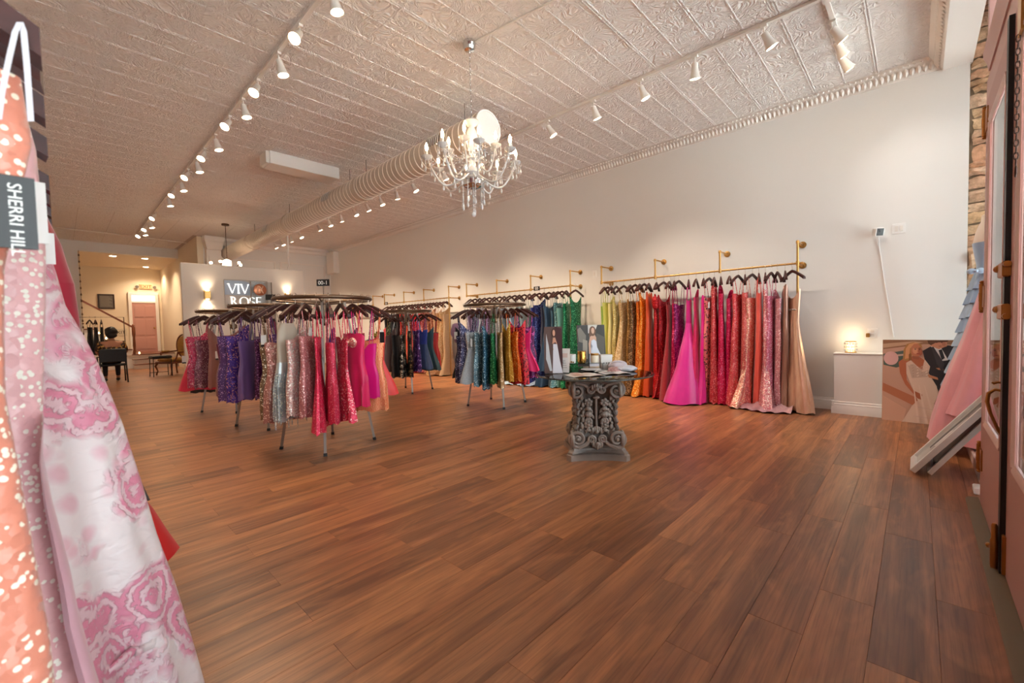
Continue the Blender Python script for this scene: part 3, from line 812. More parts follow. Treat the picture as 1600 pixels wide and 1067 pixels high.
beads(st_, (CX, CY, 2.62), (CX, CY, 2.39), 14, .009)
st_.build('bead_strands', M['crystal'], ch, kind='stuff')
MB().sph((CX, CY, 2.355), .026, 12, 8).build('crystal_ball', M['crystal'], ch)

c2 = thing('small_chandelier', 'small lit chandelier seen above the top edge of the white partition', 'chandelier', (3.19, 13.5, HC))
MB().lathe([(.02, 0), (.09, 0), (.09, -.04), (.02, -.05)], 16, (3.19, 13.5, HC)).build('ceiling_canopy', M['bronze'], c2)
MB().tube([(3.19, 13.5, HC), (3.19, 13.5, 3.15)], .008, 6).build('stem', M['bronze'], c2)
MB().lathe([(.03, 3.16), (.1, 3.12), (.1, 2.98), (.06, 2.92)], 12, (3.19, 13.5, 0)).build('glass_body', emit('glowing_glass', (255, 235, 205), 4), c2)
for k in range(5):
    a = 2 * pi * k / 5 + .3; p = Vector((3.19 + .36 * cos(a), 13.5 + .36 * sin(a), 3.02))
    ar = MB().tube([(3.19, 13.5, 2.95), ((3.19 + p.x) / 2, (13.5 + p.y) / 2, 2.86), p], .009, 6).build('arm', M['bronze'], c2)
    MB().sph(p + Vector((0, 0, .03)), .035, 10, 7).build('globe_bulb', M['lamp_lens'], ar)

# ---------------------------------------------------------------- partition: sconces, sign
def sconce(x, z, label):
    t = thing('wall_sconce', label, 'wall light', (x, 11.0, z), group='partition sconces')
    b = MB().bbox(x - .055, x + .055, 10.985, 11.0, z - .1, z + .1, .004).build('back_plate', M['brass'], t)
    MB().bbox(x - .05, x + .05, 10.9, 10.985, z - .085, z + .085, .012).build('shade', M['brass'], t)
    for s_ in (-1, 1):
        MB().lathe([(.03, 0), (.03, .006)], 12, (x, 10.94, z + s_ * .088)).build('lens', M['lamp_lens'], t)
        spot(t, (0, -.06, s_ * .1), (0, .2, s_), 5, WARM, 110, .9, .02)
sconce(2.2, 2.0, 'brass up-and-down sconce glowing on the left of the white partition')
sconce(3.8, 2.0, 'brass up-and-down sconce on the right of the white partition, above the racks')
sg = thing('shop_sign', 'white lettered wall sign on a pale panel in the middle of the partition', 'sign', (2.95, 10.99, 1.75))
MB().bbox(2.52, 3.38, 10.975, 11.0, 1.72, 2.36, .006).build('backing_panel', plain('sign_white', (190, 176, 160), .35), sg)
lp = MB().prism([(2.52, 2.02), (3.02, 2.02), (3.04, 2.22), (3.0, 2.3), (2.9, 2.335), (2.52, 2.335)], (0, 10.974, 0), (1, 0, 0), (0, 0, 1), (0, -.012, 0)).build('lit_panel', emit('lit_sign_panel', (150, 158, 168), .12), sg)
WL = emit('lit_letters', (255, 250, 242), .9)
def letter(c, x, z, h, y, d, mat, parent, wide=1.0):
    """roman capitals with thick and thin strokes and serifs"""
    m = MB(); W = h * .8 * wide; k, n = h * .13, h * .045; sf = h * .05
    def q(*pts): m.prism([(x + a, z + b) for a, b in pts], (0, y, 0), (1, 0, 0), (0, 0, 1), (0, d, 0))
    def serif(cx, zz, w_): q((cx - w_, zz), (cx + w_, zz), (cx + w_, zz + sf * .6), (cx - w_, zz + sf * .6))
    def arc(cx, cz, rx, rz, a0, a1, N=16):
        P = []
        for i in range(N):
            A = lerp(a0, a1, i / N); B = lerp(a0, a1, (i + 1) / N)
            wA, wB = lerp(n, k, abs(cos(A))), lerp(n, k, abs(cos(B)))
            q((cx + rx * cos(A), cz + rz * sin(A)), (cx + rx * cos(B), cz + rz * sin(B)), (cx + (rx - wB) * cos(B), cz + (rz - n) * sin(B)), (cx + (rx - wA) * cos(A), cz + (rz - n) * sin(A)))
    if c == 'V':
        q((0, h), (k, h), (W / 2 + n, 0), (W / 2 - n, 0)); q((W - n, h), (W, h), (W / 2 + n, 0), (W / 2 - n * .4, 0)); serif(k / 2, h - sf * .6, k); serif(W - n, h - sf * .6, k * .8)
    elif c == 'I':
        W = h * .3; q((W / 2 - k / 2, 0), (W / 2 + k / 2, 0), (W / 2 + k / 2, h), (W / 2 - k / 2, h)); serif(W / 2, 0, k); serif(W / 2, h - sf * .6, k)
    elif c == 'R':
        q((k * .5, 0), (k * 1.5, 0), (k * 1.5, h), (k * .5, h)); serif(k, 0, k); serif(k, h - sf * .6, k)
        arc(k * 1.5, h * .75, h * .32, h * .25, pi / 2, -pi / 2); q((h * .26, h * .5), (h * .26 + k, h * .5), (W, 0), (W - k * 1.3, 0))
    elif c == 'O':
        W = h * .95; arc(W / 2, h / 2, W / 2, h / 2, 0, 2 * pi, 28)
    elif c == 'S':
        W = h * .55; arc(W / 2, h * .74, W / 2, h * .26, radians(20), radians(270), 16); arc(W / 2, h * .26, W / 2, h * .26, radians(90), radians(-160), 16)
    elif c == 'E':
        W = h * .6; q((k * .5, 0), (k * 1.5, 0), (k * 1.5, h), (k * .5, h))
        for zz, w_ in ((0, W), (h * .48, W * .85), (h - n, W)): q((k, zz), (w_, zz), (w_, zz + n * 1.2), (k, zz + n * 1.2))
    m.build('letter', mat, parent, smooth=0); return W
x = 2.58
for c in 'VIV': x += letter(c, x, 2.06, .2, 10.962, -.012, WL, lp) + .012
x = 2.62
for c in 'ROSE': x += letter(c, x, 1.78, .2, 10.975, -.012, WL, sg) + .012
eb = thing('copper_emblem', 'round copper emblem on a clear panel standing before the wall sign', 'emblem', (3.18, 10.8, 1.5))
MB().bbox(2.98, 3.4, 10.79, 10.8, 1.45, 2.32, .003).build('clear_panel', M['clear_acrylic'], eb)
dsk = MB().lathe([(.12, 0), (.13, .006), (.13, .014), (.118, .02)], 28, (3.16, 10.79, 2.14), (0, -1, 0)).build('disc', plain('brushed_copper', (186, 118, 84), .3, .85), eb)
mk = MB()   # looped monogram stroke on the disc
mk.tube([(3.16 + .06 * sin(1.0 * t) * (1 - .25 * cos(t)), 10.764, 2.14 + .085 * cos(t * 1.5 + .6)) for t in [i * .34 for i in range(38)]], .006, 5)
mk.tube([(3.1, 10.764, 2.06), (3.12, 10.764, 2.13), (3.15, 10.764, 2.22)], .006, 5)
mk.build('monogram', plain('pale_copper', (242, 206, 178), .35, .5), dsk)
MB().box(2.97, 2.985, 10.785, 10.805, 0.9, 2.32).box(3.395, 3.41, 10.785, 10.805, 0.9, 2.32).build('stand_post', M['bronze'], eb)
MB().box(2.9, 3.48, 10.7, 10.88, .0, .03).box(2.97, 2.985, 10.785, 10.805, .03, .9).box(3.395, 3.41, 10.785, 10.805, .03, .9).build('stand_base', M['bronze'], eb)

# ---------------------------------------------------------------- back room fittings
ex = thing('exit_sign', 'lit exit sign with two emergency lamps above the rear pink door', 'sign', (2.47, YE, 3.1))
xb = MB().bbox(2.28, 2.66, YE - .06, YE, 3.01, 3.2, .01).build('sign_box', emit('exit_panel', (236, 196, 140), .1), ex)
lettering('EXIT', .17, .004, plain('exit_red', (150, 30, 14), .5), xb, (0, -.068, -.055), (pi / 2, 0, 0), 'CENTER')
for s_ in (-1, 1):
    MB().lathe([(.03, 0), (.06, .05), (.06, .06)], 10, (2.47 + s_ * .25, YE - .05, 3.08), (s_ * .4, -1, 0)).build('emergency_lamp', M['grille'], ex)
pq = thing('framed_notice', 'dark framed grey notice on the cream wall above the handrail', 'picture', (1.3, YE, 2.48))
fr_ = MB()
for a, b_, c, d in ((1.06, 1.53, 2.2, 2.245), (1.06, 1.53, 2.715, 2.76), (1.06, 1.105, 2.245, 2.715), (1.485, 1.53, 2.245, 2.715)): fr_.bbox(a, b_, YE - .03, YE, c, d, .005)
fr_.build('frame', plain('dark_frame', (52, 28, 20), .4), pq)
sh = MB().box(1.1, 1.49, YE - .02, YE - .01, 2.24, 2.72)
sh.build('sheet', plain('grey_sheet', (104, 98, 90), .6), pq)
tl = MB()
for k in range(9): tl.box(1.13, 1.46 - (k % 3) * .04, YE - .0215, YE - .0205, 2.3 + k * .044, 2.312 + k * .044)
tl.build('text_lines', plain('faded_print', (150, 142, 132), .6), pq)
pe = thing('exit_reflection', 'exit sign reflection shaped as a pale plate on the stair wall by the newel post', 'sign', (1.62, YE, 1.3))  # plate and letters modelled in place of a reflection of the exit sign
pp = MB().bbox(1.4, 1.84, YE - .025, YE, 1.16, 1.44, .004).build('plate', plain('reflection_plate', (214, 200, 176), .5), pe)
lettering('EXIT', .17, .002, plain('reflected_letters', (70, 60, 48), .6), pp, (0, -.028, 1.24 - 1.3), (pi / 2, 0, 0), 'CENTER')
# ================================================================ hangers and dresses
def hanger_wood(k=1.0):
    m = MB(); P = []; N = 14
    for i in range(N + 1):
        x = lerp(-.21, .21, i / N); u = abs(x) / .21
        P.append((x, -.095 - .108 * u ** 1.3, .009 + .009 * u, .019 - .003 * u))
    vs = []
    for x, z, hy, hz in P: vs += [(x, -hy, z - hz), (x, hy, z - hz), (x, hy * .8, z + hz * .9), (x, -hy * .8, z + hz * .9)]
    fs = [(0, 1, 2, 3), tuple(4 * N + i for i in (3, 2, 1, 0))]
    for i in range(N):
        for j in range(4):
            l = (j + 1) % 4; fs.append((4 * i + j, 4 * i + 4 + j, 4 * i + 4 + l, 4 * i + l))
    return m.add(vs, fs).mesh('shoulder_bar', M['hanger'])
HW = hanger_wood()
HK = MB().tube([(.019 * cos(a), 0, .019 * sin(a)) for a in [radians(200 - i * 26) for i in range(9)]] + [(.0, 0, -.05), (0, 0, -.085)], .0021, 5).mesh('hook', M['hook'])
def arm_z(x): return -.095 - .108 * (abs(x) / .21) ** 1.3

STY = {
 'sheath': ([(0, .15), (.2, .122), (.4, .158), (.75, .145), (1, .19)], [(0, .036), (.2, .038), (.5, .046), (1, .07)], .2),
 'mermaid': ([(0, .15), (.2, .12), (.38, .156), (.66, .135), (.8, .19), (1, .31)], [(0, .036), (.2, .038), (.66, .046), (1, .1)], .2),
 'aline': ([(0, .15), (.2, .115), (1, .34)], [(0, .036), (.2, .038), (1, .11)], .2),
 'ball': ([(0, .15), (.22, .11), (.6, .27), (1, .4)], [(0, .04), (.22, .045), (.6, .13), (1, .26)], .22),
 'short': ([(0, .15), (.35, .128), (.62, .165), (1, .168)], [(0, .034), (.35, .034), (.62, .042), (1, .044)], .4),
 'halter': ([(0, .07), (.1, .11), (.35, .115), (.62, .15), (1, .16)], [(0, .03), (.35, .034), (.62, .042), (1, .046)], .4),
 'flare': ([(0, .15), (.36, .118), (1, .26)], [(0, .034), (.36, .034), (1, .095)], .37),
}
drn = random.Random(77)
def dress(desc, hdesc, where, loc, yaw, fab, style='sheath', L=1.9, top=-.3, neck='straps', up=None, group=None, tag=None, strap='same',
          hem=(0, 0), xlim=(-9, 9), N=26, pleat=7, amp=None, cat='dress', name=None, puff=None, dens=1.0, kb=1.0, ka=1.0, grav=0.0):
    A, B, ws = STY[style]
    short = style in ('short', 'flare', 'halter')
    name = name or ('party_dress' if short else 'evening_gown')
    hg = thing('clothes_hanger', 'dark wooden hanger holding the ' + hdesc, 'hanger', loc, yaw, 'dark wooden hangers')
    obj('shoulder_bar', HW, hg); obj('hook', HK, hg)
    t = thing(name, desc + ' ' + where, cat, loc, yaw, group)
    up = up or fab
    ph1, ph2, ph3 = [drn.uniform(0, 6.28) for _ in range(3)]
    am = amp if amp is not None else (.016 if style == 'sheath' else .022)
    def pt(th, s):
        a, b = pw(s, A) * ka, pw(s, B) * kb
        c, sn = cos(th), sin(th)
        x = a * (abs(c) ** .85) * (1 if c >= 0 else -1); y = b * (abs(sn) ** .85) * (1 if sn >= 0 else -1)
        g = am * max(0, (s - ws * .6) / (1 - ws * .6)) ** .8
        d = g * (.65 * sin(pleat * th + ph1 + .7 * s) + .35 * sin((pleat * 2 + 1) * th + ph2))
        nx, ny = c / a, sn / b; l = sqrt(nx * nx + ny * ny); x += d * nx / l; y += d * ny / l
        z = lerp(top, -L, s)
        if s < ws:
            k = 1 - s / ws
            if neck == 'one': z += k * .14 * max(0, c)
            elif neck == 'wide': z += k * .12 * abs(c) ** 3
            elif neck == 'v': z -= k * .09 * exp(-(x / .05) ** 2)
            elif neck == 'sweet': z += k * .03 * abs(sin(2 * th))
            elif neck == 'high': z += k * .13 * exp(-(x / .07) ** 2)
        if s > .999: z += .012 * sin(5 * th + ph3)
        x += hem[0] * s * s; y += hem[1] * s * s
        x = min(max(x, xlim[0]), xlim[1])
        if loc[2] + z < .006: z = .006 - loc[2] + .006 * (1 + sin(9 * th))
        return (x, y, z)
    def tube(s0, s1, rows):
        m = MB(); vs = [pt(2 * pi * k / N, lerp(s0, s1, i / rows)) for i in range(rows + 1) for k in range(N)]
        fs = [(i * N + k, i * N + (k + 1) % N, (i + 1) * N + (k + 1) % N, (i + 1) * N + k) for i in range(rows) for k in range(N)]
        return m.add(vs, fs)
    far = N < 20
    tube(0, ws, 3 if far else 5).build('bodice', up, t, world=False, smooth=80)
    tube(ws, 1, 5 if far else 9).build('skirt', fab, t, world=False, smooth=80)
    sm = up if strap == 'same' else strap
    if neck in ('straps', 'v', 'sweet'):
        for sx in (-1, 1):
            x0 = sx * .085; xa = sx * .12; b = pw(0, B) * .8
            p = [(x0, -b, top - .01), (xa, -.014, arm_z(xa) - .012), (xa, 0, arm_z(xa) + .019), (xa, .014, arm_z(xa) - .012), (x0, b, top - .01)]
            MB().tube(p, .0045, 4).build('strap', sm, t, world=False)
    if tag:
        tx, tz, dark = tag
        m = MB().bbox(tx - .024, tx + .024, -pw(.3, B) - .022, -pw(.3, B) - .02, tz - .055, tz + .055, .0006)
        g = m.build('price_tag', M['black'] if dark else M['paper'], t, world=False)
        m = MB().box(tx - .024, tx + .024, -pw(.3, B) - .0235, -pw(.3, B) - .022, tz - .055, tz - .035); m.build('tag_band', M['black'], g, world=False)
    if puff:
        px, pz, pr, pm_ = puff; m = MB(); m.sph((px, 0, pz), pr, 14, 9, (.95, .7, 1.3))
        m.v = [(x + .012 * sin(40 * z + 5 * y), y + .012 * sin(37 * x + 20 * z), z + .01 * sin(45 * y + 31 * x)) for x, y, z in m.v]
        m.build('puff_sleeve', pm_, t, world=False, smooth=80)
    return t

# ---------------------------------------------------------------- brass pipe rails along the right wall
RX, RZ = 6.62, 1.92
def wall_rail(label, ys, ends=(True, True)):
    t = thing('wall_rail', label, 'clothes rail', (RX, ys[0], 0))
    MB().tube([(RX, ys[0] - (.06 if ends[0] else 0), RZ), (RX, ys[-1] + .02, RZ)], .0135, 10).build('rail_bar', M['brass'], t)
    for i, y in enumerate(ys):
        z0 = .0 if i == 0 else RZ
        p = MB().tube([(RX - .004, y, z0), (RX - .004, y, 2.2)], .0135, 10)
        p.lathe([(.02, 2.175), (.02, 2.205), (.012, 2.215)], 10, (RX - .004, y, 0)).lathe([(.02, RZ - .03), (.02, RZ + .03)], 10, (RX - .004, y, 0))
        if i == 0: p.lathe([(.04, 0), (.04, .008), (.02, .012), (.02, .03)], 12, (RX - .004, y, 0))
        po = p.build('post', M['brass'], t)
        b = MB().tube([(RX - .004, y, 2.195), (XR, y, 2.195)], .012, 8)
        b.lathe([(.045, 0), (.045, .009), (.022, .013), (.022, .03)], 14, (XR, y, 2.195), (-1, 0, 0)); b.build('wall_bracket', M['brass'], po)
        if i in (0, len(ys) - 1) and ends[0 if i == 0 else 1]:
            b = MB().tube([(RX, y, RZ), (XR, y, RZ)], .012, 8); b.lathe([(.045, 0), (.045, .009), (.022, .013), (.022, .03)], 14, (XR, y, RZ), (-1, 0, 0)); b.build('end_bracket', M['brass'], po)
    return t
wall_rail('brass pipe wall rail nearest the front corner, hung with pink and red gowns', [1.13, 2.08, 3.06, 4.05])
r2 = wall_rail('brass pipe wall rail mid right wall, hung with blue and green gowns', [4.72, 5.7, 6.68, 7.69])
r3 = wall_rail('brass pipe wall rail third from the front, hung with champagne and red gowns', [8.36, 9.41, 10.35, 11.38], (True, False))
r4 = wall_rail('brass pipe wall rail farthest along the right wall', [12.05, 13.0, 14.0], (False, True))
def rail_sign(par, y, txt):
    p = MB().bbox(RX - .06, RX - .052, y - .075, y + .075, RZ - .035, RZ + .045, .003).build('size_sign', M['black'], par)
    d = wpos(p); lettering(txt, .08, .001, M['paper'], p, (RX - .062 - d.x, y - d.y, RZ - .022 - d.z), (pi / 2, 0, -pi / 2), 'CENTER')
rail_sign(r2, 5.5, '00'); rail_sign(r3, 11.2, '00')

# first rail, back to front: (y, yaw, fabric, colour, second colour, style, extra)
PINKL = (238, 160, 175)
G1 = [
 (4.0, 10, 'stripe', (176, 200, 92), (120, 160, 60), 'sheath', 'lime green striped satin', {}),
 (3.93, -8, 'satin', (200, 204, 96), None, 'sheath', 'yellow-green satin', {}),
 (3.86, 12, 'satin', (232, 222, 150), None, 'sheath', 'pale lemon satin one-shoulder', dict(neck='one')),
 (3.76, 6, 'sequin', (214, 196, 118), (255, 246, 200), 'sheath', 'pale gold sequinned', dict(neck='wide')),
 (3.62, -6, 'glitter', (206, 168, 112), (255, 240, 205), 'aline', 'champagne glitter tulle full-skirted', dict(L=1.88)),
 (3.5, 10, 'sequin', (150, 106, 52), (230, 190, 120), 'sheath', 'antique gold sequinned', {}),
 (3.41, -10, 'sequin', (104, 78, 50), (214, 180, 130), 'sheath', 'dark bronze sequinned', dict(neck='v')),
 (3.33, 8, 'sequin', (226, 108, 22), (255, 190, 90), 'sheath', 'bright orange sequinned', {}),
 (3.25, -6, 'sequin', (240, 132, 20), (255, 214, 120), 'mermaid', 'amber orange sequinned trumpet', dict(kb=.8)),
 (3.17, 12, 'satin', (214, 78, 24), None, 'sheath', 'burnt orange satin', {}),
 (3.04, 14, 'sequin', (186, 14, 28), (255, 90, 90), 'sheath', 'scarlet sequinned cape-sleeved', dict(neck='wide', puff=(-.12, -.42, .085, 'R'))),
 (2.92, -12, 'sequin', (150, 10, 24), (240, 60, 70), 'mermaid', 'dark red sequinned train', dict(kb=.85)),
 (2.83, 8, 'tulle', (172, 14, 34), None, 'aline', 'crimson tulle', dict(kb=.7)),
 (2.75, 16, 'sequin', (196, 16, 84), (255, 110, 160), 'sheath', 'magenta sequinned', {}),
 (2.68, -8, 'sequin', (128, 18, 92), (220, 90, 170), 'sheath', 'plum sequinned', {}),
 (2.53, 18, 'satin', (226, 28, 150), None, 'ball', 'hot magenta satin ball', dict(top=-.42, hem=(-.22, .1), ka=.95, amp=.035, pleat=4, neck='sweet')),
 (2.42, 10, 'satin', (214, 14, 96), None, 'aline', 'raspberry satin pleated', dict(kb=.7, amp=.012, pleat=16)),
 (2.31, 14, 'satin', (240, 20, 148), None, 'mermaid', 'fuchsia satin pleated trumpet', dict(hem=(-.1, .04), amp=.016, pleat=15)),
 (2.23, -6, 'leopard', (226, 120, 120), (30, 16, 18), 'sheath', 'leopard print pink', dict(tag=(-.15, -.5, False))),
 (2.16, 10, 'sequin', (216, 74, 78), (255, 180, 170), 'sheath', 'coral red sequinned', dict(neck='wide')),
 (2.07, 20, 'sequin', (224, 30, 90), (255, 140, 180), 'sheath', 'hot pink sequinned one-shoulder', dict(neck='one', hem=(-.06, 0))),
 (1.95, 8, 'sequin', (206, 12, 84), (255, 110, 160), 'sheath', 'raspberry sequinned deep-neck', dict(neck='one')),
 (1.84, -10, 'sequin', (232, 84, 92), (255, 190, 180), 'sheath', 'coral pink sequinned', dict(neck='v')),
 (1.75, 14, 'glitter', (224, 104, 104), (255, 200, 185), 'sheath', 'coral glitter high-necked', dict(neck='high', kb=1.15)),
 (1.66, -14, 'irid', (236, 130, 112), (255, 232, 200), 'mermaid', 'coral iridescent slit', dict(hem=(-.12, .05), kb=.9)),
 (1.58, 16, 'satin', (240, 96, 84), None, 'sheath', 'salmon satin ruched', {}),
 (1.5, 12, 'irid', (238, 124, 140), (255, 226, 220), 'mermaid', 'rose pink iridescent trumpet', dict(hem=(-.1, -.02), kb=.9)),
 (1.43, -6, 'sequin', (222, 120, 146), (255, 214, 226), 'sheath', 'dusty rose sequinned', {}),
 (1.36, 24, 'sequin', (228, 158, 168), (255, 232, 236), 'sheath', 'blush sequinned cut-out one-shoulder', dict(neck='one')),
 (1.27, 14, 'metallic', (132, 92, 82), (206, 164, 146), 'sheath', 'smoky rose metallic', dict(neck='wide', amp=.02, pleat=12)),
 (1.19, 48, 'metallic', (214, 158, 128), (250, 218, 190), 'aline', 'rose gold pleated metallic', dict(neck='wide', amp=.022, pleat=15, ka=.92, hem=(-.06, .02), belt=True, N=44)),
]
for y, yw, k, c, c2, sty, d, ex in G1:
    ex = dict(ex); belt = ex.pop('belt', False)
    if 'puff' in ex: ex['puff'] = ex['puff'][:3] + (fabric(k, c, c2),)
    if 'hem' not in ex and sty != 'stripe': ex['hem'] = (-drn.uniform(0, .09), drn.uniform(-.03, .03))
    t = dress(d + ' long gown', d + ' gown', 'on the wall rail nearest the front', (RX, y, RZ), radians(yw), fabric(k, c, c2), sty, group='gowns on the front wall rail', **{**dict(L=1.9, xlim=(-9, .3), top=-.37 + drn.uniform(-.09, .06), neck=drn.choice(('straps', 'v', 'one', 'wide', 'sweet', 'straps'))), **ex})
    if belt:
        m = MB(); n = 30; zz = -.6; A, B, ws = STY['aline']
        sw_ = (.6 - .3) / (1.9 - .3)
        m.tube([(pw(sw_, A) * .8 * 1.05 * cos(a) - .002, pw(sw_, B) * 1.25 * sin(a), zz) for a in [2 * pi * i / n for i in range(n)]], .012, 6, closed=True)
        m.build('jewelled_belt', fabric('sequin', (214, 206, 196), (255, 255, 255)), t, world=False)
# lilac underskirt spilling on the floor below the last gowns
tr_ = MB(); P = []
for i in range(19):
    for j in range(6):
        u, v = i / 18, j / 5; y = lerp(1.72, 1.14, u); x = RX - .2 - .26 * v * (.6 + .4 * sin(pi * u))
        P.append((x, y, .012 + .05 * (1 - v) + .022 * (1 + sin(26 * u + 4 * v)) * (1 - .5 * v)))
tr_.add(P, [(i * 6 + j, i * 6 + j + 1, i * 6 + 7 + j, i * 6 + 6 + j) for i in range(18) for j in range(5)])
o = tr_.build('gown_train', fabric('metallic', (196, 160, 176), (236, 208, 214)), None, smooth=80)
o['label'] = 'lilac pink satin train spread on the floor under the rose gold gown'; o['category'] = 'fabric train'

G2 = [
 (7.56, 'lavender tulle', 'tulle', (150, 128, 172), None, 'aline'), (7.4, 'lilac sequinned', 'sequin', (128, 108, 150), (220, 205, 240), 'sheath'),
 (7.24, 'violet satin', 'satin', (96, 70, 130), None, 'sheath'), (7.08, 'mauve glitter', 'glitter', (142, 112, 140), (230, 210, 235), 'mermaid'),
 (6.92, 'plum metallic', 'metallic', (92, 62, 92), (170, 130, 170), 'aline'), (6.76, 'silver lilac sequinned', 'sequin', (150, 146, 166), (245, 245, 255), 'sheath'),
 (6.6, 'pewter satin', 'satin', (128, 132, 146), None, 'mermaid'), (6.46, 'silver blue satin', 'satin', (150, 166, 186), None, 'aline'),
 (6.3, 'ice blue glitter', 'glitter', (160, 186, 204), (240, 250, 255), 'sheath'), (6.15, 'steel blue satin', 'satin', (120, 142, 170), None, 'mermaid'),
 (6.02, 'silver grey sequinned', 'sequin', (124, 136, 142), (235, 242, 244), 'sheath'), (5.88, 'pale slate tulle', 'tulle', (140, 158, 168), None, 'sheath'),
 (5.74, 'grey sage beaded', 'glitter', (124, 142, 138), (225, 235, 230), 'sheath'), (5.6, 'royal blue satin', 'satin', (36, 48, 136), None, 'mermaid'),
 (5.48, 'indigo sequinned', 'sequin', (28, 32, 92), (110, 130, 210), 'sheath'), (5.36, 'midnight navy satin', 'satin', (22, 30, 62), None, 'sheath'),
 (5.24, 'deep teal blue satin', 'satin', (28, 62, 92), None, 'aline'), (5.12, 'petrol blue satin', 'satin', (36, 80, 104), None, 'sheath'),
 (5.02, 'dusty teal sequinned', 'sequin', (92, 142, 148), (210, 240, 240), 'mermaid'), (4.92, 'sea green satin', 'satin', (108, 164, 156), None, 'sheath'),
 (4.82, 'emerald sequinned', 'sequin', (8, 122, 78), (120, 230, 170), 'sheath'), (4.61, 'bottle green sequinned', 'sequin', (6, 96, 62), (90, 200, 140), 'sheath'),
]
for i, (y, d, k, c, c2, sty) in enumerate(G2):
    dress(d + ' long gown', d + ' gown', 'on the middle wall rail', (RX, y, RZ), radians((12, -8, 16, 4, -12)[i % 5]), fabric(k, c, c2), sty, L=1.9, neck=('straps', 'v', 'one', 'wide', 'sweet')[i * 3 % 5], top=-.37 + drn.uniform(-.09, .06), xlim=(-9, .3), group='gowns on the middle wall rail', N=22, kb=.9,
          hem=(-.04 * (i % 3), 0))
# pale trains under the middle rail
for i, (y0, y1, c, d) in enumerate(((6.25, 5.85, (186, 206, 222), 'ice blue satin'), (5.85, 5.4, (150, 172, 200), 'steel blue satin'), (7.5, 6.9, (150, 112, 150), 'mauve sequinned'))):
    m = MB(); P = []
    for a in range(15):
        for j in range(6):
            u, v = a / 14, j / 5
            P.append((RX - .14 - .32 * v * (.6 + .4 * sin(pi * u)), lerp(y0, y1, u), .01 + .09 * (1 - v) ** 1.5 + .025 * (1 + sin(22 * u + 5 * v)) * (1 - .5 * v)))
    m.add(P, [(a * 6 + j, a * 6 + j + 1, a * 6 + 7 + j, a * 6 + 6 + j) for a in range(14) for j in range(5)])
    o = m.build('gown_train', fabric('satin' if i < 2 else 'sequin', c), None, smooth=80)
    o['label'] = d + ' gown train heaped on the floor under the middle wall rail'; o['category'] = 'fabric train'

G3 = [
 (8.46, 'pale champagne tulle', 'tulle', (206, 170, 130), None, 'mermaid', {}), (8.56, 'champagne beaded full-skirted', 'glitter', (206, 162, 112), (255, 235, 200), 'aline', dict(hem=(-.12, .1), ka=1.1)),
 (8.72, 'honey beige glitter', 'glitter', (198, 150, 102), (250, 225, 185), 'aline', dict(hem=(-.06, .06))), (8.86, 'nude satin', 'satin', (206, 158, 122), None, 'sheath', {}),
 (9.0, 'rose gold sequinned', 'sequin', (176, 112, 86), (250, 210, 180), 'sheath', {}), (9.13, 'copper sequinned', 'sequin', (152, 88, 62), (240, 180, 140), 'sheath', {}),
 (9.26, 'blush brown sequinned', 'sequin', (168, 104, 88), (245, 200, 185), 'sheath', {}), (9.4, 'dusty pink sequinned', 'sequin', (186, 90, 92), (255, 200, 200), 'sheath', {}),
 (9.54, 'bright red satin', 'satin', (206, 20, 44), None, 'sheath', {}), (9.68, 'cherry red sequinned', 'sequin', (196, 24, 40), (255, 110, 100), 'mermaid', {}),
 (9.82, 'ruby red satin', 'satin', (176, 14, 40), None, 'sheath', {}), (9.96, 'crimson lace', 'tulle', (150, 20, 40), None, 'sheath', {}),
 (10.1, 'orange red ruffled', 'satin', (220, 70, 40), None, 'sheath', dict(neck='wide')), (10.26, 'dark wine satin', 'satin', (92, 14, 34), None, 'sheath', {}),
 (10.42, 'tomato red satin', 'satin', (206, 46, 34), None, 'sheath', dict(neck='wide')), (10.58, 'black velvet', 'satin', (20, 18, 20), None, 'sheath', {}),
 (10.74, 'black sequinned', 'embroid', (18, 17, 19), (120, 118, 116), 'sheath', {}), (10.9, 'charcoal satin', 'satin', (46, 44, 48), None, 'sheath', {}),
 (11.06, 'black and silver', 'embroid', (20, 20, 22), (190, 190, 185), 'sheath', {}), (11.22, 'deep black satin', 'satin', (14, 13, 15), None, 'mermaid', {}),
]
for i, (y, d, k, c, c2, sty, ex) in enumerate(G3):
    dress(d + ' long gown', d + ' gown', 'on the third wall rail', (RX, y, RZ), radians((10, -10, 15, 5)[i % 4]), fabric(k, c, c2), sty, **{**dict(L=1.89, xlim=(-9, .3), top=-.37 + drn.uniform(-.09, .06), neck=('straps', 'one', 'v', 'wide')[i % 4], group='gowns on the third wall rail', N=18), **ex})

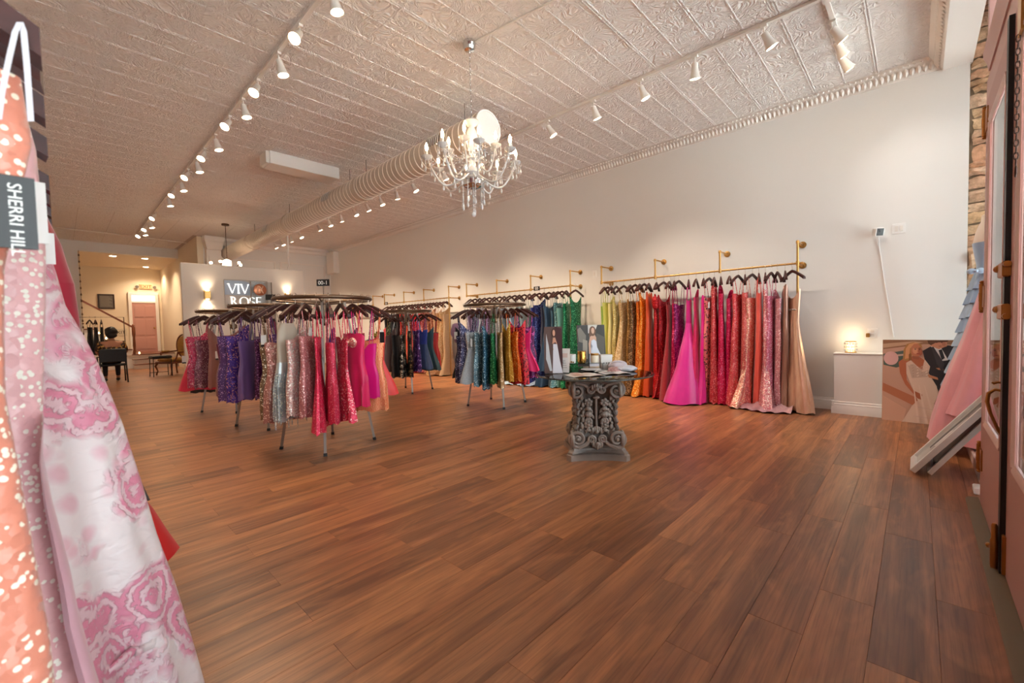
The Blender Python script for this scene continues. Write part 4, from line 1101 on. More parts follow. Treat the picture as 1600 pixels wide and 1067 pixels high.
# ---------------------------------------------------------------- round racks
RR, RH = .46, 1.515
def round_rack(c, label, sign, a0=0.0):
    t = thing('round_rack', label, 'clothes rack', (c[0], c[1], 0), a0)
    MB().tube([(RR * cos(a), RR * sin(a), RH) for a in [2 * pi * k / 56 for k in range(56)]], .0195, 10, closed=True).build('top_ring', M['bronze'], t, world=False)
    for k in range(4):
        a = pi / 4 + pi / 2 * k
        MB().tube([(.03 * cos(a), .03 * sin(a), RH - .05), (RR * cos(a), RR * sin(a), RH - .01)], .009, 6).build('spoke', M['bronze'], t, world=False)
        lg = MB().bar((.2 * cos(a), .2 * sin(a), RH - .03), (.45 * cos(a), .45 * sin(a), .02), .024, .024).build('leg', M['steel'], t, world=False)
        MB().bar((.447 * cos(a), .447 * sin(a), .03), (.453 * cos(a), .453 * sin(a), 0.0), .032, .032).build('foot_cap', M['black'], lg, world=False)
    MB().tube([(0, 0, RH - .25), (0, 0, RH)], .02, 10).build('centre_post', M['bronze'], t, world=False)
    MB().lathe([(.02, RH - .27), (.05, RH - .25), (.05, RH - .2), (.02, RH - .18)], 12).build('leg_hub', M['bronze'], t, world=False)
    if sign is not None:
        sx, sy, sz, txt = sign
        s_ = MB().tube([(0, 0, RH), (0, 0, sz - .03)], .003, 5).build('sign_stem', M['black'], t, world=False)
        s_.rotation_euler.z = -a0 - YAW
        p = MB().bbox(-.065, .065, -.004, .004, sz - .035, sz + .035, .003)
        p = p.build('size_sign', M['black'], s_, world=False)
        if txt:
            lettering(txt, .055, .001, M['paper'], p, (0, -.0052, sz - .02), (pi / 2, 0, 0), 'CENTER')
    return t
CR = {'near': (1.9, 4.47), 'second': (1.9, 6.07), 'third': (1.87, 7.72), 'mid': (4.58, 4.68), 'rear': (4.55, 7.05)}
round_rack(CR['near'], 'bronze round clothes rack nearest the camera, full of short dresses', (0, 0, 1.69, '00-1'), radians(17))
round_rack(CR['second'], 'bronze round clothes rack behind the nearest one, with purple dresses', (0, 0, 1.64, None), radians(17))
round_rack(CR['third'], 'bronze round clothes rack third in line toward the lit partition', (0, 0, 1.6, None), radians(30))
round_rack(CR['mid'], 'bronze round clothes rack standing before the middle wall rail', None, radians(13))
round_rack(CR['rear'], 'bronze round clothes rack with black dresses before the third wall rail', None, radians(20))
def on_rack(key, where, items, group):
    cx_, cy_ = CR[key]
    for deg, d, k, c, c2, sty, ex in items:
        a = radians(deg); ex = dict(ex)
        if 'puff' in ex: ex['puff'] = ex['puff'][:3] + (fabric('tulle', ex['puff'][3]),)
        if 'up_c' in ex: ex['up'] = fabric('satin', ex.pop('up_c'))
        bow = ex.pop('bow', False); fringe = ex.pop('fringe', False)
        flip = pi if 90 < (deg % 360) < 220 and ex.pop('flip', True) else 0
        ex.pop('flip', None)
        sl = ex.pop('len', .86)
        t = dress(d + ' short dress', d + ' dress', where, (cx_ + RR * cos(a), cy_ + RR * sin(a), RH + .016), a + flip, fabric(k, c, c2), sty,
              **{**dict(L=sl + .26, top=-.42 + drn.uniform(-.06, .05), N=22, group=group, neck=drn.choice(('straps', 'v', 'sweet', 'straps', 'one'))), **ex})
        if fringe:   # glass-bead fringe hanging over the skirt
            m = MB()
            for q in range(46):
                th = 2 * pi * q / 46; x_, y_ = .172 * cos(th), .06 * sin(th); L_ = .42 + .05 * sin(q * 2.3) + .03 * sin(q * 5.1)
                m.tube([(x_ * .8, y_ * .8, -.72), (x_ + .006 * sin(q), y_, -.86), (x_ + .012 * sin(q * 1.7), y_, -.74 - L_)], .0042, 4)
            m.build('fringe', fabric('irid', (176, 190, 196), (250, 250, 235)), t, world=False, kind='stuff')
        if bow:      # big sequinned bow with a long tail
            fb_ = fabric('irid', (244, 130, 120), (255, 246, 225)); m = MB()
            for sx in (-1, 1):
                m.sph((sx * .055, -.06, -.46), .055, 10, 7, (1.1, .4, .9))
            m.sph((0, -.07, -.46), .022, 8, 6)
            pts = [(-.06 + .02 * cos(3 * u) , -.075 - .012 * sin(9 * u), lerp(-.48, -1.12, u)) for u in [i / 10 for i in range(11)]]
            vs = []
            for i, p in enumerate(pts): w_ = lerp(.02, .06, i / 10); vs += [(p[0] - w_, p[1], p[2]), (p[0], p[1] - .015, p[2]), (p[0] + w_, p[1], p[2])]
            m.add(vs, [(3 * i + j, 3 * i + 1 + j, 3 * i + 4 + j, 3 * i + 3 + j) for i in range(10) for j in range(2)])
            m.build('bow', fb_, t, world=False, smooth=80)
on_rack('near', 'on the nearest round rack', [
 (148, 'tan strappy back-side', 'glitter', (150, 112, 70), None, 'short', {}),
 (176, 'gold and silver sequinned ruched', 'sequin', (140, 110, 78), (245, 232, 205), 'short', dict(tag=(-.12, -.42, False), len=.9, neck='v', amp=.006)),
 (189, 'rose champagne sequinned', 'sequin', (196, 132, 120), (255, 225, 210), 'short', dict(len=.92)),
 (202, 'ivory high-neck silver-fringed', 'metallic', (150, 160, 165), (226, 226, 220), 'halter', dict(neck='straps', top=-.26, up_c=(206, 192, 172), len=.9, amp=.014, pleat=22, kb=1.1, fringe=True)),
 (215, 'blush sequinned bow-shoulder', 'irid', (226, 176, 166), (255, 245, 235), 'short', dict(neck='one', tag=(.13, -.36, False), len=.85)),
 (227, 'rose beaded', 'sequin', (206, 128, 128), (255, 215, 210), 'short', dict(len=.86)),
 (239, 'hot coral ruffled', 'glitter', (240, 50, 90), (255, 150, 160), 'flare', dict(kb=.55, tag=(-.1, -.42, True), len=1.0)),
 (252, 'coral pink lace', 'glitter', (238, 70, 104), (255, 170, 180), 'short', dict(tag=(-.14, -.56, False), len=.94, kb=1.2)),
 (265, 'strawberry sequinned', 'sequin', (236, 64, 96), (255, 190, 190), 'flare', dict(kb=.5, len=.93)),
 (281, 'cerise crepe sequin-bowed', 'satin', (232, 18, 96), None, 'short', dict(neck='sweet', kb=1.3, len=.82, bow=True)),
 (297, 'neon magenta crepe', 'satin', (236, 8, 140), None, 'short', dict(neck='v', len=.76)),
 (313, 'orange zebra sequinned', 'zebra', (240, 120, 78), (255, 186, 140), 'short', dict(len=.92, tag=(.15, -.42, True))),
 (329, 'flame red ruffled', 'satin', (236, 46, 40), None, 'flare', dict(len=.78, tag=(.1, -.4, False))),
 (346, 'ruby sequinned back-side', 'sequin', (170, 16, 44), (255, 110, 120), 'short', {}),
 (8, 'silver sequinned back-side', 'sequin', (130, 124, 126), (240, 240, 240), 'short', {}),
 (32, 'wine satin back-side', 'satin', (110, 14, 50), None, 'short', {}),
 (58, 'purple satin back-side', 'satin', (110, 50, 140), None, 'short', {}),
 (84, 'black sequinned back-side', 'embroid', (20, 18, 22), (150, 150, 150), 'short', {}),
 (108, 'lilac satin back-side', 'satin', (130, 96, 168), None, 'short', {}),
 (130, 'violet sequinned back-side', 'sequin', (100, 66, 136), (200, 170, 230), 'short', {}),
], 'dresses on the nearest round rack')

on_rack('second', 'on the second round rack', [
 (146, 'rose champagne sequinned one-shoulder', 'sequin', (176, 112, 104), (255, 220, 205), 'short', dict(neck='one', tag=(-.16, -.62, False))),
 (163, 'wine red crepe', 'satin', (128, 14, 64), None, 'short', dict(tag=(.1, -.4, False))),
 (181, 'violet glitter strappy', 'glitter', (104, 66, 132), (214, 170, 220), 'short', dict(kb=1.3, len=.9, amp=.006)),
 (200, 'purple draped sequinned', 'sequin', (88, 52, 150), (240, 170, 170), 'short', dict(neck='one', kb=1.2, len=.9, tag=(.14, -.62, False))),
 (218, 'lilac satin', 'satin', (126, 92, 160), None, 'short', {}),
 (236, 'plum sequinned', 'sequin', (84, 30, 84), (190, 130, 190), 'short', {}),
 (254, 'berry satin', 'satin', (140, 20, 80), None, 'short', {}),
 (272, 'burgundy tulle', 'tulle', (110, 14, 40), None, 'flare', dict(kb=.6)),
 (292, 'cherry satin', 'satin', (180, 20, 50), None, 'short', {}),
 (128, 'olive embroidered far-side', 'embroid', (40, 40, 34), (190, 170, 120), 'short', {}),
 (110, 'jet satin far-side', 'satin', (18, 17, 19), None, 'short', {}),
 (92, 'violet satin far-side', 'satin', (90, 40, 130), None, 'short', {}),
 (72, 'silver sequinned far-side', 'sequin', (140, 136, 134), (240, 240, 240), 'short', {}),
], 'dresses on the second round rack')
on_rack('third', 'on the third round rack', [
 (148, 'black crepe', 'satin', (18, 17, 19), None, 'short', dict(len=.98)),
 (166, 'neon coral one-shoulder sequin-bodied', 'satin', (246, 40, 84), None, 'flare', dict(neck='one', up=fabric('sequin', (240, 52, 90), (255, 190, 190)), kb=1.1, len=.92, tag=(-.17, -.72, False))),
 (186, 'pink sequinned', 'sequin', (214, 70, 110), (255, 200, 210), 'short', {}),
 (206, 'mauve sequinned', 'sequin', (150, 90, 110), (235, 200, 205), 'short', {}),
 (226, 'rose tan satin', 'satin', (166, 108, 98), None, 'short', {}),
 (128, 'black beaded far-side', 'embroid', (20, 20, 22), (160, 160, 150), 'short', {}),
 (108, 'moss embroidered far-side', 'embroid', (30, 50, 36), (180, 190, 150), 'short', {}),
], 'dresses on the third round rack')
on_rack('mid', 'on the round rack before the middle wall rail', [
 (122, 'black tulle lavender-puffed', 'tulle', (22, 22, 26), None, 'flare', dict(kb=.7, puff=(.14, -.42, .12, (178, 140, 180)), flip=False)),
 (138, 'midnight satin', 'satin', (22, 24, 50), None, 'short', dict(tag=(.12, -.42, False), flip=False, len=.8)),
 (152, 'navy sequinned', 'sequin', (46, 48, 92), (200, 205, 240), 'short', dict(tag=(.14, -.46, False), flip=False, len=.9)),
 (166, 'slate violet sequinned', 'sequin', (84, 86, 128), (230, 232, 255), 'short', dict(flip=False)),
 (181, 'pale blue beaded tulle', 'tulle', (186, 200, 212), None, 'flare', dict(up=fabric('glitter', (190, 200, 206), (255, 255, 255)), flip=False, len=.88, kb=1.1)),
 (196, 'silver teal sequinned', 'sequin', (96, 128, 140), (225, 240, 245), 'short', dict(tag=(.13, -.56, False), flip=False, len=.92)),
 (209, 'ocean blue sequinned long-sleeved', 'sequin', (44, 96, 124), (190, 225, 240), 'short', dict(neck='one', flip=False, len=.96)),
 (221, 'emerald sequinned', 'sequin', (10, 110, 62), (120, 230, 160), 'short', dict(len=.88)),
 (233, 'champagne gold sequinned', 'sequin', (196, 160, 110), (255, 240, 205), 'short', dict(tag=(-.02, -.5, False), len=.95)),
 (245, 'mustard glitter', 'glitter', (196, 146, 44), (250, 220, 130), 'short', dict(neck='wide')),
 (257, 'tangerine sequinned', 'sequin', (240, 112, 30), (255, 205, 130), 'short', dict(len=.86)),
 (270, 'red leopard-print sequinned', 'leopard', (226, 50, 66), (24, 14, 16), 'short', dict(kb=1.3, neck='wide', len=.92, ka=1.05)),
 (286, 'bubblegum pink ruffled', 'satin', (246, 40, 124), None, 'flare', dict(neck='wide', kb=.8, len=.74)),
 (302, 'purple print', 'embroid', (96, 24, 96), (220, 110, 190), 'short', {}),
 (318, 'carmine red satin', 'satin', (214, 18, 46), None, 'short', dict(len=.8)),
 (340, 'magenta satin far-side', 'satin', (180, 20, 120), None, 'short', {}),
 (4, 'royal blue satin far-side', 'satin', (40, 50, 140), None, 'short', {}),
 (30, 'dark green far-side', 'satin', (14, 60, 44), None, 'short', {}),
 (60, 'silver grey sequinned far-side', 'sequin', (120, 120, 124), (235, 235, 240), 'short', {}),
 (95, 'lilac sequinned far-side', 'sequin', (140, 110, 150), (230, 210, 240), 'short', {}),
], 'dresses on the round rack before the middle rail')
on_rack('rear', 'on the round rack before the third wall rail', [
 (178, 'olive floral', 'embroid', (70, 66, 40), (190, 180, 110), 'short', {}),
 (196, 'mauve brown satin', 'satin', (128, 92, 86), None, 'short', {}),
 (212, 'inky black satin', 'satin', (14, 14, 18), None, 'short', dict(len=.95)),
 (227, 'black silver-flowered sequinned', 'embroid', (18, 18, 20), (206, 200, 185), 'short', dict(kb=1.3, len=.95)),
 (242, 'black gold-flowered', 'embroid', (22, 20, 20), (190, 165, 120), 'short', dict(len=.95, tag=(.13, -.5, False))),
 (257, 'violet print sequinned', 'embroid', (66, 32, 110), (170, 140, 210), 'short', {}),
 (273, 'denim blue flared', 'satin', (62, 88, 140), None, 'flare', dict(up=fabric('satin', (50, 76, 180)), len=.82, tag=(-.1, -.45, False))),
 (290, 'teal flared', 'satin', (60, 96, 110), None, 'flare', dict(kb=.7)),
 (310, 'scarlet satin far-side', 'satin', (206, 40, 36), None, 'short', {}),
 (340, 'coal satin far-side', 'satin', (18, 17, 18), None, 'short', {}),
 (150, 'yellow print', 'embroid', (190, 160, 70), (60, 50, 30), 'short', {}),
 (130, 'green floral far-side', 'embroid', (60, 84, 44), (210, 210, 150), 'short', {}),
], 'dresses on the round rack before the third rail')

# ---------------------------------------------------------------- near rail on the left wall
LX, LZ = -.21, 1.70
lr = thing('wall_rail', 'brass pipe rail on the left wall beside the camera, hung with foreground gowns', 'clothes rail', (LX, .5, LZ))
MB().tube([(LX, .5, LZ), (LX, 3.6, LZ)], .0135, 10).build('rail_bar', M['brass'], lr)
for y in (.56, 2.05, 3.5):
    b = MB().tube([(LX, y, LZ), (XL, y, LZ)], .012, 8); b.lathe([(.045, 0), (.045, .009), (.022, .013), (.022, .03)], 14, (XL, y, LZ), (1, 0, 0)); b.build('wall_bracket', M['brass'], lr)
LW = 'on the left wall rail'
PE = fabric('bigsequin', (208, 130, 108), (255, 246, 225))
BL = fabric('bigsequin', (226, 176, 178), (250, 248, 236))
JQ = fabric('jacquard', (238, 226, 226), (222, 138, 162))
def big(desc, hd, y, fab, pa, pb, top, L, neck, yaw=0, pleat=6, amp=.02, N=72, ws=.22, **kw):
    """a near gown with its own outline; pa is [(world z, half width)] from the top down"""
    z0, z1 = LZ + top, LZ - L
    STY['_'] = ([((z0 - z) / (z0 - z1), a) for z, a in pa], pb, ws)
    return dress(desc, hd, LW, (LX, y, LZ), radians(yaw), fab, '_', L=L, top=top, neck=neck, N=N, pleat=pleat, amp=amp, xlim=(XL + .03 - LX, 9), group='gowns on the left wall rail', **kw)
a1 = big('peach gown scattered with round pearly sequins', 'peach sequin gown', .66, PE, [(1.46, .195), (1.39, .2), (1.28, .176), (1.15, .171), (1.07, .176), (.95, .187), (.83, .194), (0, .21)], [(0, .03), (.25, .035), (1, .05)], -.24, 1.69, 'none', amp=.003)
b1 = big('blush pink gown with iridescent square sequins', 'blush sequin gown', .84, BL, [(1.51, .19), (1.45, .2), (1.31, .203), (1.13, .194), (1.04, .188), (.85, .206), (.67, .228), (0, .27)], [(0, .035), (.25, .04), (1, .07)], -.19, 1.69, 'none', amp=.004)
ln = MB(); n = 20   # plain pink lining turned out along the open edge of the blush gown
vs = []
for i in range(n + 1):
    z = lerp(1.1, .01, i / n); e = LX + pw(-z, [(-1.13, .194), (-1.04, .188), (-.85, .206), (-.67, .228), (0, .27)]); g = min(1, (1.1 - z) / .25)
    g2 = max(0, (1.1 - z) / 1.1) * .02; vs += [(e - .004 * g - g2, .785, z), (e - .001 * g - g2 * .5, .778, z), (e + .003 * g, .785, z), (e + .004 * g, .83, z)]
ln.add(vs, [(4 * i + j, 4 * i + j + 1, 4 * i + 5 + j, 4 * i + 4 + j) for i in range(n) for j in range(3)])
ln.build('lining', fabric('satin', (226, 176, 190)), b1, smooth=80)
c1 = big('white and pink rose jacquard ball gown with a gathered tier', 'rose jacquard gown', 1.24, JQ, [(1.45, .19), (1.28, .218), (1.14, .26), (1.04, .282), (.94, .3), (.78, .322), (.63, .35), (.585, .346), (.56, .364), (.36, .39), (0, .43)], [(0, .05), (.12, .08), (.3, .13), (.6, .2), (1, .27)], -.25, 1.68, 'none', pleat=7, amp=.044, N=112)
gm = MB(); N_ = 96     # puckered gathering seam of the tier
pts = [(LX + max(XL + .03 - LX, (.36 + .012 * sin(7 * a) + .006 * sin(31 * a)) * cos(a)), 1.24 + (.2 + .01 * sin(29 * a)) * sin(a), .575 + .006 * sin(23 * a)) for a in [2 * pi * i / N_ for i in range(N_)]]
gm.tube(pts, .009, 6, closed=True); gm.build('tier_seam', JQ, c1, smooth=80)
d1_ = big('hot red gown with a puffed shoulder', 'hot red gown', 1.5, fabric('satin', (176, 22, 56)), [(1.56, .17), (1.5, .2), (1.4, .228), (1.31, .245), (1.2, .25), (.5, .26)], [(0, .05), (.18, .08), (.3, .06), (1, .08)], -.14, 1.2, 'none', amp=.012, N=36)
e1 = big('flame red satin gown with a flared hem', 'flame red satin gown', 1.68, fabric('satin', (226, 26, 30)), [(1.4, .15), (1.1, .15), (.84, .3), (.68, .385), (.53, .445)], [(0, .04), (.3, .05), (1, .1)], -.3, 1.17, 'straps', amp=.014, N=36)
f1 = big('charcoal grey gown with a pale lining', 'charcoal gown', 1.84, fabric('satin', (64, 70, 74)), [(1.4, .15), (1.1, .15), (.86, .31), (.66, .385)], [(0, .04), (.3, .05), (1, .05)], -.3, 1.04, 'straps', amp=.014, N=30)
for i, (y, c, nm) in enumerate(((.74, (226, 196, 202), 'pale pink satin'), (.99, (216, 180, 170), 'powder pink satin'), (1.38, (150, 30, 60), 'berry satin'), (2.0, (60, 50, 60), 'dark plum satin'), (2.2, (190, 160, 140), 'beige satin'), (2.45, (120, 30, 40), 'maroon satin'), (2.7, (40, 40, 60), 'navy satin'))):
    dress(nm + ' slim gown', nm + ' slim gown', LW, (LX, y, LZ), radians((-4, 5)[i % 2]), fabric('satin', c), 'sheath', L=1.66, N=20, group='gowns on the left wall rail', ka=.8)
# hang tags on the near gowns
tg = MB().bbox(-.052, -.0095, .606, .6075, 1.282, 1.349, .0005).build('brand_tag', M['black'], a1)
d = wpos(tg); lettering('SHERRI HILL', .0125, .0002, M['paper'], tg, (-.0265 - d.x, .6055 - d.y, 1.342 - d.z), (pi / 2, pi / 2, 0), 'LEFT')
for k in range(2): MB().box(-.035 - k * .003, -.034 - k * .003, .6056, .6062, 1.29, 1.325).build('tag_line', M['paper'], tg)
MB().bbox(-.022, -.0035, .782, .7832, 1.314, 1.389, .0005).build('paper_tag', M['paper'], b1)
MB().bbox(-.02, .002, 1.135, 1.1362, 1.33, 1.386, .0005).build('paper_tag', M['paper'], c1)
# white hanging loop from the peach gown over its hanger
vs = []
for x, z in ((-.03, 1.405), (-.027, 1.43), (-.021, 1.465), (-.016, 1.492), (-.0125, 1.503), (-.0105, 1.495), (-.0098, 1.465), (-.0095, 1.41)):
    vs += [(x - .0025, .632, z), (x + .002, .63, z + .001)]
lp_ = MB().add(vs, [(2 * i, 2 * i + 1, 2 * i + 3, 2 * i + 2) for i in range(7)]); lp_.build('hanger_loop', M['ribbon'], a1)
# ================================================================ carved pedestal table
TX, TY, TR = 3.38, 2.17, radians(-50.5)
tb = thing('pedestal_table', 'round glass table on a carved grey scrollwork pedestal', 'table', (TX, TY, 0), TR)
def conc(hw, z, cut=.16, n=9):
    """square with inward-curving sides and clipped corners"""
    out = []
    for k in range(4):
        a = pi / 2 * k
        for i in range(n):
            u = -1 + 2 * i / (n - 1); x = hw * u * .86; y = -hw * (1 - cut * (1 - u * u))
            out.append((x * cos(a) - y * sin(a), x * sin(a) + y * cos(a), z))
    return out
def loft(rings):
    m = MB(); n = len(rings[0]); vs = [p for r in rings for p in r]
    fs = [(i * n + k, i * n + (k + 1) % n, (i + 1) * n + (k + 1) % n, (i + 1) * n + k) for i in range(len(rings) - 1) for k in range(n)]
    fs += [tuple(range(n - 1, -1, -1)), tuple((len(rings) - 1) * n + k for k in range(n))]
    return m.add(vs, fs)
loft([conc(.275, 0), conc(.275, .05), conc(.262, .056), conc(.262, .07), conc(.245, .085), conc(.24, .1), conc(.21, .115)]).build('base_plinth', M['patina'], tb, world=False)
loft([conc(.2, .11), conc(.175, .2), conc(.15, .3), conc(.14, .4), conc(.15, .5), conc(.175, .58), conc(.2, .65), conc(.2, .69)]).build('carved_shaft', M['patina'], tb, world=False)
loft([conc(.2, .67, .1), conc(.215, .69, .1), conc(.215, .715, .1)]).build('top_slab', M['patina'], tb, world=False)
def on_face(k, x, y, z):
    a = pi / 2 * k; return Vector((x * cos(a) - y * sin(a), x * sin(a) + y * cos(a), z))
def scroll(k, cx_, cz, r0, turns, sgn, yoff, tail, w_=.019):
    pts = []; rs_ = []; N = 30
    for i in range(N + 1):
        u = i / N; th = pi / 2 * (1 if tail > 0 else -1) + sgn * 2 * pi * turns * u; r = lerp(r0, .012, u ** .85)
        pts.append(on_face(k, cx_ + r * cos(th), -yoff - .012 * u, cz + r * sin(th))); rs_.append(lerp(w_, .008, u))
    return pts, rs_
for k in range(4):
    for sx in (-1, 1):
        # upper corner volutes and their mirror at the foot
        for cz, r0, yo, tl, nm in ((.61, .074, .2, 1, 'upper_volute'), (.185, .078, .215, -1, 'lower_volute')):
            m = MB(); p, r = scroll(k, sx * .172, cz, r0, 1.9, -sx * tl, yo, tl); m.tube(p, r, 6)
            m.sph(on_face(k, sx * .172, -yo - .02, cz), .016, 8, 5)
            m.tube([on_face(k, sx * .172, -yo + .0, cz + tl * r0), on_face(k, sx * .1, -yo + .02, cz + tl * r0 * .7), on_face(k, sx * .03, -yo + .03, cz - tl * .02)], [.02, .018, .012], 6)
            m.build(nm, M['patina'], tb, world=False)
            m = MB(); p, r = scroll(k, sx * .05, cz + tl * .006, .04, 1.6, sx * tl, yo - .02, tl, .012); m.tube(p, r, 5); m.build('small_volute', M['patina'], tb, world=False)
        # hanging swags of flowers, fruit and leaves down each side of the face
        m = MB(); cxm = sx * .072
        for z, rr, kind in ((.5, .034, 'f'), (.445, .026, 'b'), (.395, .036, 'b'), (.34, .024, 'l'), (.3, .034, 'f'), (.255, .022, 'b')):
            yo = .165 + .35 * (z - .4) ** 2
            if kind == 'f':       # open flower
                m.sph(on_face(k, cxm, -yo - .014, z), rr * .42, 7, 5)
                for q in range(6):
                    an = 2 * pi * q / 6 + z * 9; m.sph(on_face(k, cxm + rr * .75 * cos(an), -yo, z + rr * .75 * sin(an)), rr * .48, 6, 4)
            elif kind == 'b':     # fruit with side leaves
                m.sph(on_face(k, cxm, -yo - .006, z), rr, 9, 6, (1, 1, .85)); m.sph(on_face(k, cxm + sx * rr * 1.15, -yo + .01, z - .012), rr * .62, 7, 5)
                for q in (-1, 1): m.lathe([(.001, -.034), (.012, -.01), (.013, .008), (.001, .03)], 6, on_face(k, cxm + q * rr * 1.05, -yo + .012, z - .02), on_face(k, q * .6, 0, -1))
            else:
                for q in (-1, 0, 1): m.lathe([(.001, -.036), (.013, -.008), (.013, .01), (.001, .03)], 6, on_face(k, cxm + q * .022, -yo, z), on_face(k, q * .5, 0, -1))
        m.build('fruit_swag', M['patina'], tb, world=False)
        m = MB()     # curling acanthus leaves down the corner
        for j, z in enumerate((.53, .465, .4, .335, .275)):
            yo = .15 + .9 * (z - .4) ** 2; rr = (.03, .036, .03, .036, .03)[j]
            c = on_face(k, sx * yo, -yo, z); out = on_face(k, sx * .7, -.7, 0)
            m.tube([c - out * .02 + Vector((0, 0, .035)), c + out * .012 + Vector((0, 0, .02)), c + out * .026 + Vector((0, 0, -.006)), c + out * .014 + Vector((0, 0, -.026)), c + out * .0 + Vector((0, 0, -.016))], [rr * .35, rr * .6, rr * .62, rr * .5, rr * .3], 7)
            m.sph(on_face(k, sx * (yo - .036), -yo - .006, z + .012), .018, 6, 4, (1, 1, 1.4)); m.sph(on_face(k, sx * (yo - .018), -yo - .012, z - .02), .014, 6, 4)
        m.build('acanthus_leaves', M['patina'], tb, world=False)
    m = MB(); m.tube([on_face(k, 0, -.168, .25), on_face(k, 0, -.152, .36), on_face(k, 0, -.156, .53)], .01, 6); m.sph(on_face(k, 0, -.166, .545), .024, 8, 5, (1.3, .8, .6)); m.build('centre_rod', M['patina'], tb, world=False)
    for cz, s_ in ((.635, 1), (.135, -1), (.25, 1)):       # palmettes at the top, middle and bottom of each face
        m = MB()
        for q in range(-2, 3):
            m.sph(on_face(k, q * .018, -.215 + abs(q) * .006 if cz != .25 else -.178, cz + s_ * (.02 - abs(q) * .008)), .02, 7, 5, (.7, .7, 1.4))
        m.sph(on_face(k, 0, -.222 if cz != .25 else -.188, cz - s_ * .008), .018, 8, 5)
        m.build('palmette', M['patina'], tb, world=False)
MB().lathe([(.51, .728), (.525, .731), (.53, .737), (.525, .743), (.51, .745)], 64).build('glass_top', M['table_glass'], tb, world=False)
MB().tube([(.5295 * cos(a), .5295 * sin(a), .737) for a in [2 * pi * k / 64 for k in range(64)]], .006, 6, closed=True).build('glass_edge', plain('green_glass_edge', (62, 66, 62), .15), tb, world=False)
ZT = .7452
# ---- flat prints: coloured shapes on a board
class Print:
    def __init__(s, o, u, v, w_, h, n):
        s.o, s.u, s.v, s.w, s.h, s.n = Vector(o), Vector(u).normalized(), Vector(v).normalized(), w_, h, Vector(n).normalized(); s.m = MB(); s.mats = []; s.l = 0
    def poly(s, col, pts, rough=.5):
        s.l += 1; m = plain('print_ink_%d_%d_%d' % col, col, rough) if col not in _ink else _ink[col]; _ink[col] = m
        if m not in s.mats: s.mats.append(m)
        s.m.cur = s.mats.index(m)
        s.m.add([s.o + s.u * (a * s.w) + s.v * (b * s.h) + s.n * (.0004 * s.l) for a, b in pts], [tuple(range(len(pts)))])
    def ell(s, col, cx_, cy, rx, ry, n=18, a0=0, a1=2 * pi):
        s.poly(col, [(cx_ + rx * cos(lerp(a0, a1, i / n)), cy + ry * sin(lerp(a0, a1, i / n))) for i in range(n)])
    def done(s, par): return s.m.build('printed_picture', s.mats, par, smooth=0)
_ink = {}
# bride photo in a clear stand
def bride(pr, dark=(58, 54, 50), gown=(226, 228, 238), hair=(110, 74, 50), skin=(214, 168, 142)):
    pr.poly(dark, [(0, 0), (1, 0), (1, 1), (0, 1)])
    pr.poly((120, 112, 100), [(.05, .6), (.3, .55), (.32, .75), (.12, .95), (.02, .9)]); pr.poly((206, 200, 192), [(.4, .8), (.62, .8), (.75, 1), (.4, 1)])
    pr.poly((90, 84, 74), [(.62, .3), (.95, .25), (.98, .7), (.7, .8)]); pr.poly((150, 140, 126), [(.16, .2), (.34, .18), (.36, .62), (.2, .66)])
    pr.poly(gown, [(.4, .0), (1, 0), (.9, .12), (.8, .3), (.7, .46), (.68, .62), (.6, .66), (.5, .62), (.48, .46), (.42, .25)])
    pr.poly(skin, [(.47, .3), (.4, .3), (.4, .55), (.46, .72), (.56, .78), (.62, .78), (.68, .7), (.68, .6), (.6, .65), (.5, .62), (.47, .5)])
    pr.ell(hair, .56, .85, .12, .12); pr.poly(hair, [(.44, .86), (.42, .7), (.52, .74), (.54, .9)]); pr.ell(skin, .57, .86, .055, .075)
def easel_print(name, label, x, y, z, w_, h, yaw, lean, fn, frame=None, acr=True):
    t = thing(name, label, 'picture', (x, y, z))
    u = Vector((cos(yaw), sin(yaw), 0)); nrm = Vector((sin(yaw), -cos(yaw), 0)); v = (Vector((0, 0, 1)) - nrm * lean).normalized()
    nn = u.cross(v)
    o = Vector((x, y, z + .004)) - u * (w_ / 2)
    m = MB(); m.prism([(0, 0), (w_, 0), (w_, h), (0, h)], o, u, v, nn * -.006); m.build('board', M['clear_acrylic'] if acr else M['paper'], t)
    pr = Print(o, u, v, w_, h, nn); fn(pr); pr.done(t)
    m = MB(); back = o + u * (w_ * .5) + v * (h * .55)
    foot = Vector((back.x, back.y, z)) - nrm * (h * .32)
    m.bar(back - nn * .008, foot + Vector((0, 0, .003)), .05 if not acr else .1, .004, u); m.build('easel_back', M['clear_acrylic'] if acr else plain('brown_board', (196, 160, 120), .7), t)
    return t
camang = lambda x, y: math.atan2(-y, -x)    # direction towards the entrance
easel_print('bridal_photo', 'bridal photograph with white gown in a clear stand on the glass table', 3.86, 2.49, ZT, .3, .44, radians(-42), .12, bride)
def tall(pr):
    pr.poly((92, 70, 66), [(0, 0), (1, 0), (1, 1), (0, 1)]); pr.poly((70, 34, 36), [(.5, .3), (1, .1), (1, .95), (.6, 1)])
    pr.poly((196, 200, 206), [(.1, .3), (.3, .05), (.42, .05), (.25, .6), (.12, .85)]); pr.poly((222, 222, 232), [(.45, 0), (1, 0), (.86, .25), (.72, .62), (.5, .62), (.48, .3)])
    pr.poly((206, 150, 124), [(.45, .62), (.5, .76), (.62, .76), (.74, .6), (.62, .66)]); pr.ell((70, 42, 32), .54, .86, .13, .1); pr.ell((212, 160, 134), .55, .86, .07, .07)
easel_print('standing_photo_print', 'tall narrow photo print of a woman propped at the left of the glass table', 3.13, 2.44, ZT, .17, .45, radians(-52), .3, tall, acr=False)
